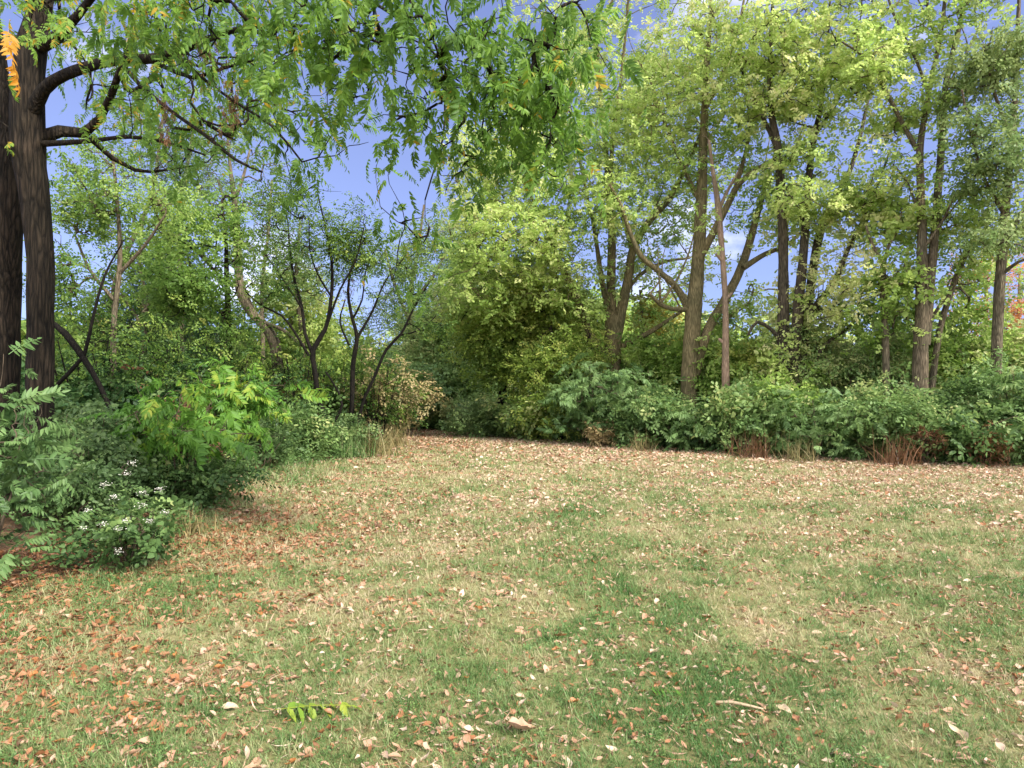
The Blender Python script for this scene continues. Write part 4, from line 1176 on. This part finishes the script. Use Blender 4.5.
for px, base, top, wpx, what in ((85, 478, 330, 120, 'tangle of thin dark bare stems behind the big twin-trunk tree'), (150, 470, 335, 110, 'tangle of thin dark stems below the dark conifer'),
                                 (212, 462, 330, 100, 'tangle of thin dark stems left of the crooked trunk'), (300, 455, 345, 80, 'tangle of thin dark stems around the nearest black-barked tree'),
                                 (375, 452, 350, 60, 'thin tangled stems right of the black-barked tree with the seed cluster')):
    sh('tangled_brush', what, px, base, wpx, top, 'midgreen', 'small', 1.3, back=1.4, per=1.5, tone=.25, scale=.8, bark='bark_black', stems=26, lift=.12, holes=.2)


# white-flowered plant
fl = sh('flowering_plant', 'plant with small white flower heads at the front of the left bed', 128, 570, 62, 508, 'hedge', 'broad', 1.6, per=4.5, tone=.26, scale=.36, spread=.10, cat='plant')
fx = np.array(fl.location)
for (px, py) in [(133, 463), (126, 474), (105, 485), (114, 497), (141, 506), (125, 521), (118, 529), (160, 489), (83, 528), (102, 524), (118, 551), (143, 493), (165, 512), (88, 510), (150, 521)]:
    c = P(px, py, 5.55 + rng.uniform(-.08, .12)) - fx
    n = 34
    pos = c + rng.normal(0, 1, (n, 3)) * np.array([.019, .019, .010])
    yaw = rng.uniform(0, 6.28, n)
    V0, Q0 = leaf_shape('oval')
    R = rot(yaw, rng.normal(.25, .3, n), rng.normal(0, .3, n))
    V = np.einsum('nij,vj->nvi', R, V0 * .014) + pos[:, None]
    Q = (Q0[None] + (np.arange(n) * 6)[:, None, None]).reshape(-1, 4)
    link('flower_head', quads_mesh('flower_head', V.reshape(-1, 3), Q, np.repeat(rng.random(n), 6)), M['petal'], fl)


# dry grass clumps
def grass_clump(name, label, x, y, w, h, n, mat, tone):
    z = float(ground_z(x, y)); r = rng
    px_, py_ = r.normal(0, w * .3, n), r.normal(0, w * .3, n)
    yaw, lean = r.uniform(0, 6.28, n), np.abs(r.normal(.12, .42, n))
    L = h * r.uniform(.5, 1.05, n)
    Vs = []
    ww = .010
    f = r.uniform(0, 6.28, n)
    sx, sy = np.cos(f) * ww, np.sin(f) * ww
    prev = np.stack([px_, py_, np.zeros(n)], 1); s = np.stack([sx, sy, 0 * sx], 1)
    Q = []; rows = [np.stack([prev - s, prev + s], 1)]
    for k in range(1, 5):
        a = lean * (.4 + .5 * k)
        d = np.stack([np.cos(yaw) * np.sin(a), np.sin(yaw) * np.sin(a), np.cos(a)], 1)
        prev = prev + d * (L / 4)[:, None]
        rows.append(np.stack([prev - s * (1 - k / 4.6), prev + s * (1 - k / 4.6)], 1))
    V = np.stack(rows, 1).reshape(n, 10, 3)
    q = np.array([[2 * k, 2 * k + 1, 2 * k + 3, 2 * k + 2] for k in range(4)])
    Q = (q[None] + (np.arange(n) * 10)[:, None, None]).reshape(-1, 4)
    o = link(name, quads_mesh(name, V.reshape(-1, 3), Q, np.repeat(tone + r.normal(0, .2, n), 10)), M[mat], None, (x, y, z))
    return tag(o, label, 'grass clump')


def clump(label, px, base, w, top, n, mat='straw', tone=.5):
    Yb = CAMZ * F / (base - HY)
    grass_clump('grass_clump', label, (px - CX) / F * Yb, Yb, w / F * Yb, CAMZ + (HY - top) / F * Yb, n, mat, tone)


clump('tall tan dry grass clump at the left lawn edge near the path end', 376, 456, 34, 420, 260, 'straw', .2)
clump('green tall grass clump left of the tan dry clump', 345, 458, 44, 430, 420, 'grass', .25)
clump('low tan dead stems at the hedge foot right of the layered shrub', 640, 451, 26, 428, 90, 'straw', .2)
clump('brown dead stems at the hedge foot below the bare pinkish sapling', 752, 458, 34, 424, 140, 'rust', .25)
clump('low dead stems at the hedge foot below the three-trunk maple', 800, 461, 30, 432, 110, 'straw', .1)
clump('dead stems at the hedge foot below the slender forked tree', 895, 465, 40, 428, 150, 'rust', .3)
clump('small dry grass clump on the corner of the path end', 394, 447, 22, 420, 200, 'straw', .25)
clump('wispy dry grass below the white-flowered plant', 182, 535, 40, 505, 160, 'straw', .15)

# ------------------------------------------------------------------ low growth covering the soil under hedge and bed
def undergrowth():
    pos, tone, sc_ = [], [], []
    for _ in range(5200):
        if rng.random() < .5:
            y = rng.uniform(4.6, 30); d = rng.exponential(1.6) + .02; x = lawn_l(y) - d
            k = .55
        else:
            y = rng.uniform(13, 30); d = rng.exponential(1.8) + .05; x = lawn_r(y) + d
            k = .8
        if abs(x) > .85 * y + 2: continue
        if vnoise(x, y, .9, 60) < .36: continue
        pos.append((x, y, float(ground_z(x, y)) + rng.uniform(.02, .12 + .28 * min(1, d) * vnoise(x, y, 1.3, 61)))); tone.append(k * rng.uniform(.3, 1)); sc_.append(.55 + .03 * y)
    pos = np.array(pos); n = len(pos)
    return scatter('undergrowth', 'small', pos, rng.uniform(0, 6.28, n), rng.normal(.35, .35, n), rng.normal(0, .4, n), np.array(sc_), np.array(tone))


tag(link('undergrowth', undergrowth(), M['hedge']), 'low leafy weeds covering the soil under shrubs', 'undergrowth', kind='stuff')

# ------------------------------------------------------------------ bushes and trees far behind
def far_proto(name, leafm, kind, w, h, n, tone, label, group, at):
    o = build_shrub(name, label, 0, 40, w, h, n, leafm, kind, per=8, scale=2.0, tone=tone, spread=.5, bark='bark_grey', group=group, stems=6, holes=.25, cat='tree')
    o.location = at
    return o


def far_at(px, Y): return ((px - CX) / F * Y, Y, float(ground_z((px - CX) / F * Y, Y)))


g1, g2 = 'trees beyond the right hedge', 'trees beyond the left thicket'
A = far_proto('background_tree', 'maple', 'broad', 8, 5.0, 190, .28, 'low yellow-green tree in the distance beyond the right hedge', g1, far_at(860, 36))
B = far_proto('background_tree', 'midgreen', 'broad', 8, 5.2, 190, .25, 'low green tree in the distance beyond the left thicket', g2, far_at(120, 34))
C = far_proto('background_tree', 'maple', 'oval', 8, 8.5, 230, .18, 'rounded green tree far behind the tall maples', 'rounded trees far behind the maples', far_at(640, 42))
for k, (px, Y, s) in enumerate([(700, 38, 1.0), (760, 35, .95), (800, 41, 1.1), (930, 38, 1.0), (985, 36, .9), (1050, 37, 1.1), (1130, 36, 1.1), (1200, 34, 1.2)]):
    dup(A, far_at(px, Y), rng.uniform(0, 6), (s, s, s * rng.uniform(.85, 1.1)))
for k, (px, Y, s) in enumerate([(40, 36, 1.0), (200, 37, .95), (270, 40, .95), (330, 42, .9), (385, 44, .9), (-40, 33, 1.1), (-130, 34, 1.2)]):
    dup(B, far_at(px, Y), rng.uniform(0, 6), (s, s, s * rng.uniform(.85, 1.05)))
for k, (px, Y, s) in enumerate([(500, 46, 1.1), (570, 40, 1.0), (450, 50, 1.0)]):
    dup(C, far_at(px, Y), rng.uniform(0, 6), (s, s, s))

# ------------------------------------------------------------------ fallen leaves close enough to tell apart, and other things on the grass
LG = 'fallen leaves on the near lawn'
lab = {'leaf_orange': 'orange curled fallen leaf lying on the near lawn', 'leaf_tan': 'tan curled fallen leaf lying on the near lawn',
       'leaf_pale': 'pale dry fallen leaf lying on the near lawn', 'leaf_brown': 'dark brown fallen leaf lying on the near lawn'}
protos = {}
for mname in lab:
    for q, (V0, Q0) in enumerate(LEAFN):
        me = quads_mesh('fallen_leaf', V0, Q0, rng.random(len(V0)), True)
        me.materials.append(M[mname])
        protos[(mname, q)] = me
kinds = ['leaf_tan', 'leaf_orange', 'leaf_tan', 'leaf_pale', 'leaf_brown', 'leaf_tan']


def lay_leaf(x, y, L, mname, label=None, yaw=None, group=LG):
    o = bpy.data.objects.new('fallen_leaf', protos[(mname, int(rng.integers(8)))])
    COL.objects.link(o)
    o.location = (x, y, float(ground_z(x, y)) + .022 + L * .08)
    o.rotation_euler = (rng.normal(0, .22), rng.normal(0, .22), rng.uniform(0, 6.28) if yaw is None else yaw)
    o.scale = (L, L, L)
    return tag(o, label or lab[mname], 'leaf', group)


cnt = 0
while cnt < 230:
    y = rng.uniform(2.5, 5.6); x = rng.uniform(-.78 * y, .78 * y)
    if not inside(x, y, .3) or rng.random() > leaf_map(x, y) * .9 + .15: continue
    mname = kinds[int(rng.integers(6))]
    if x < -1.6 and rng.random() < .4: mname = 'leaf_orange'
    lay_leaf(x, y, rng.uniform(.035, .082), mname); cnt += 1


def on_lawn(px, py):
    Yg_ = CAMZ * F / (py - HY)
    return (px - CX) / F * Yg_, Yg_


x, y = on_lawn(521, 735); lay_leaf(x, y, .14, 'leaf_tan', 'largest tan fallen leaf, lying at the bottom middle of the lawn', .2, None)
x, y = on_lawn(51, 694); lay_leaf(x, y, .13, 'leaf_pale', 'large pale fallen leaf standing out near the bottom left corner', 1.4, None)
x, y = on_lawn(788, 667); lay_leaf(x, y, .11, 'leaf_tan', 'broad pinkish-tan fallen leaf on the right half of the lawn', .6, None)
x, y = on_lawn(956, 742); lay_leaf(x, y, .10, 'leaf_pale', 'folded pale leaf near the bottom right corner', 1.9, None)

x, y = on_lawn(738, 711)
o = link('dry_twig', tube_mesh('dry_twig', [(np.array([[-.10, .03, .02], [-.03, .01, .03], [.04, -.015, .025], [.11, -.045, .02]]), np.array([.008, .009, .008, .005]), 6)]), M['leaf_pale'], None, (x, y, float(ground_z(x, y)) + .012))
tag(o, 'short pale dry twig lying in the grass at lower right', 'twig')

x, y = on_lawn(312, 720)
fr = make_frond(np.random.default_rng(5), 6, .26, .1)
V = fr[0] * .36
o = link('leaf_sprig', quads_mesh('leaf_sprig', V, fr[1], np.clip(.8 + fr[2], 0, .9)), M['lime'], None, (x - .17, y - .03, float(ground_z(x, y)) + .06))
o.rotation_euler = (0.1, 0, .25)
tag(o, 'fresh green feathery leaf sprig dropped on the lawn', 'leaf sprig')
x, y = on_lawn(658, 697)
o = link('leaf_sprig', quads_mesh('leaf_sprig', V * .5, fr[1], np.clip(.3 + fr[2], 0, .9)), M['lime'], None, (x - .06, y, float(ground_z(x, y)) + .04))
tag(o, 'tiny green leaf sprig on the lawn right of the middle', 'leaf sprig')
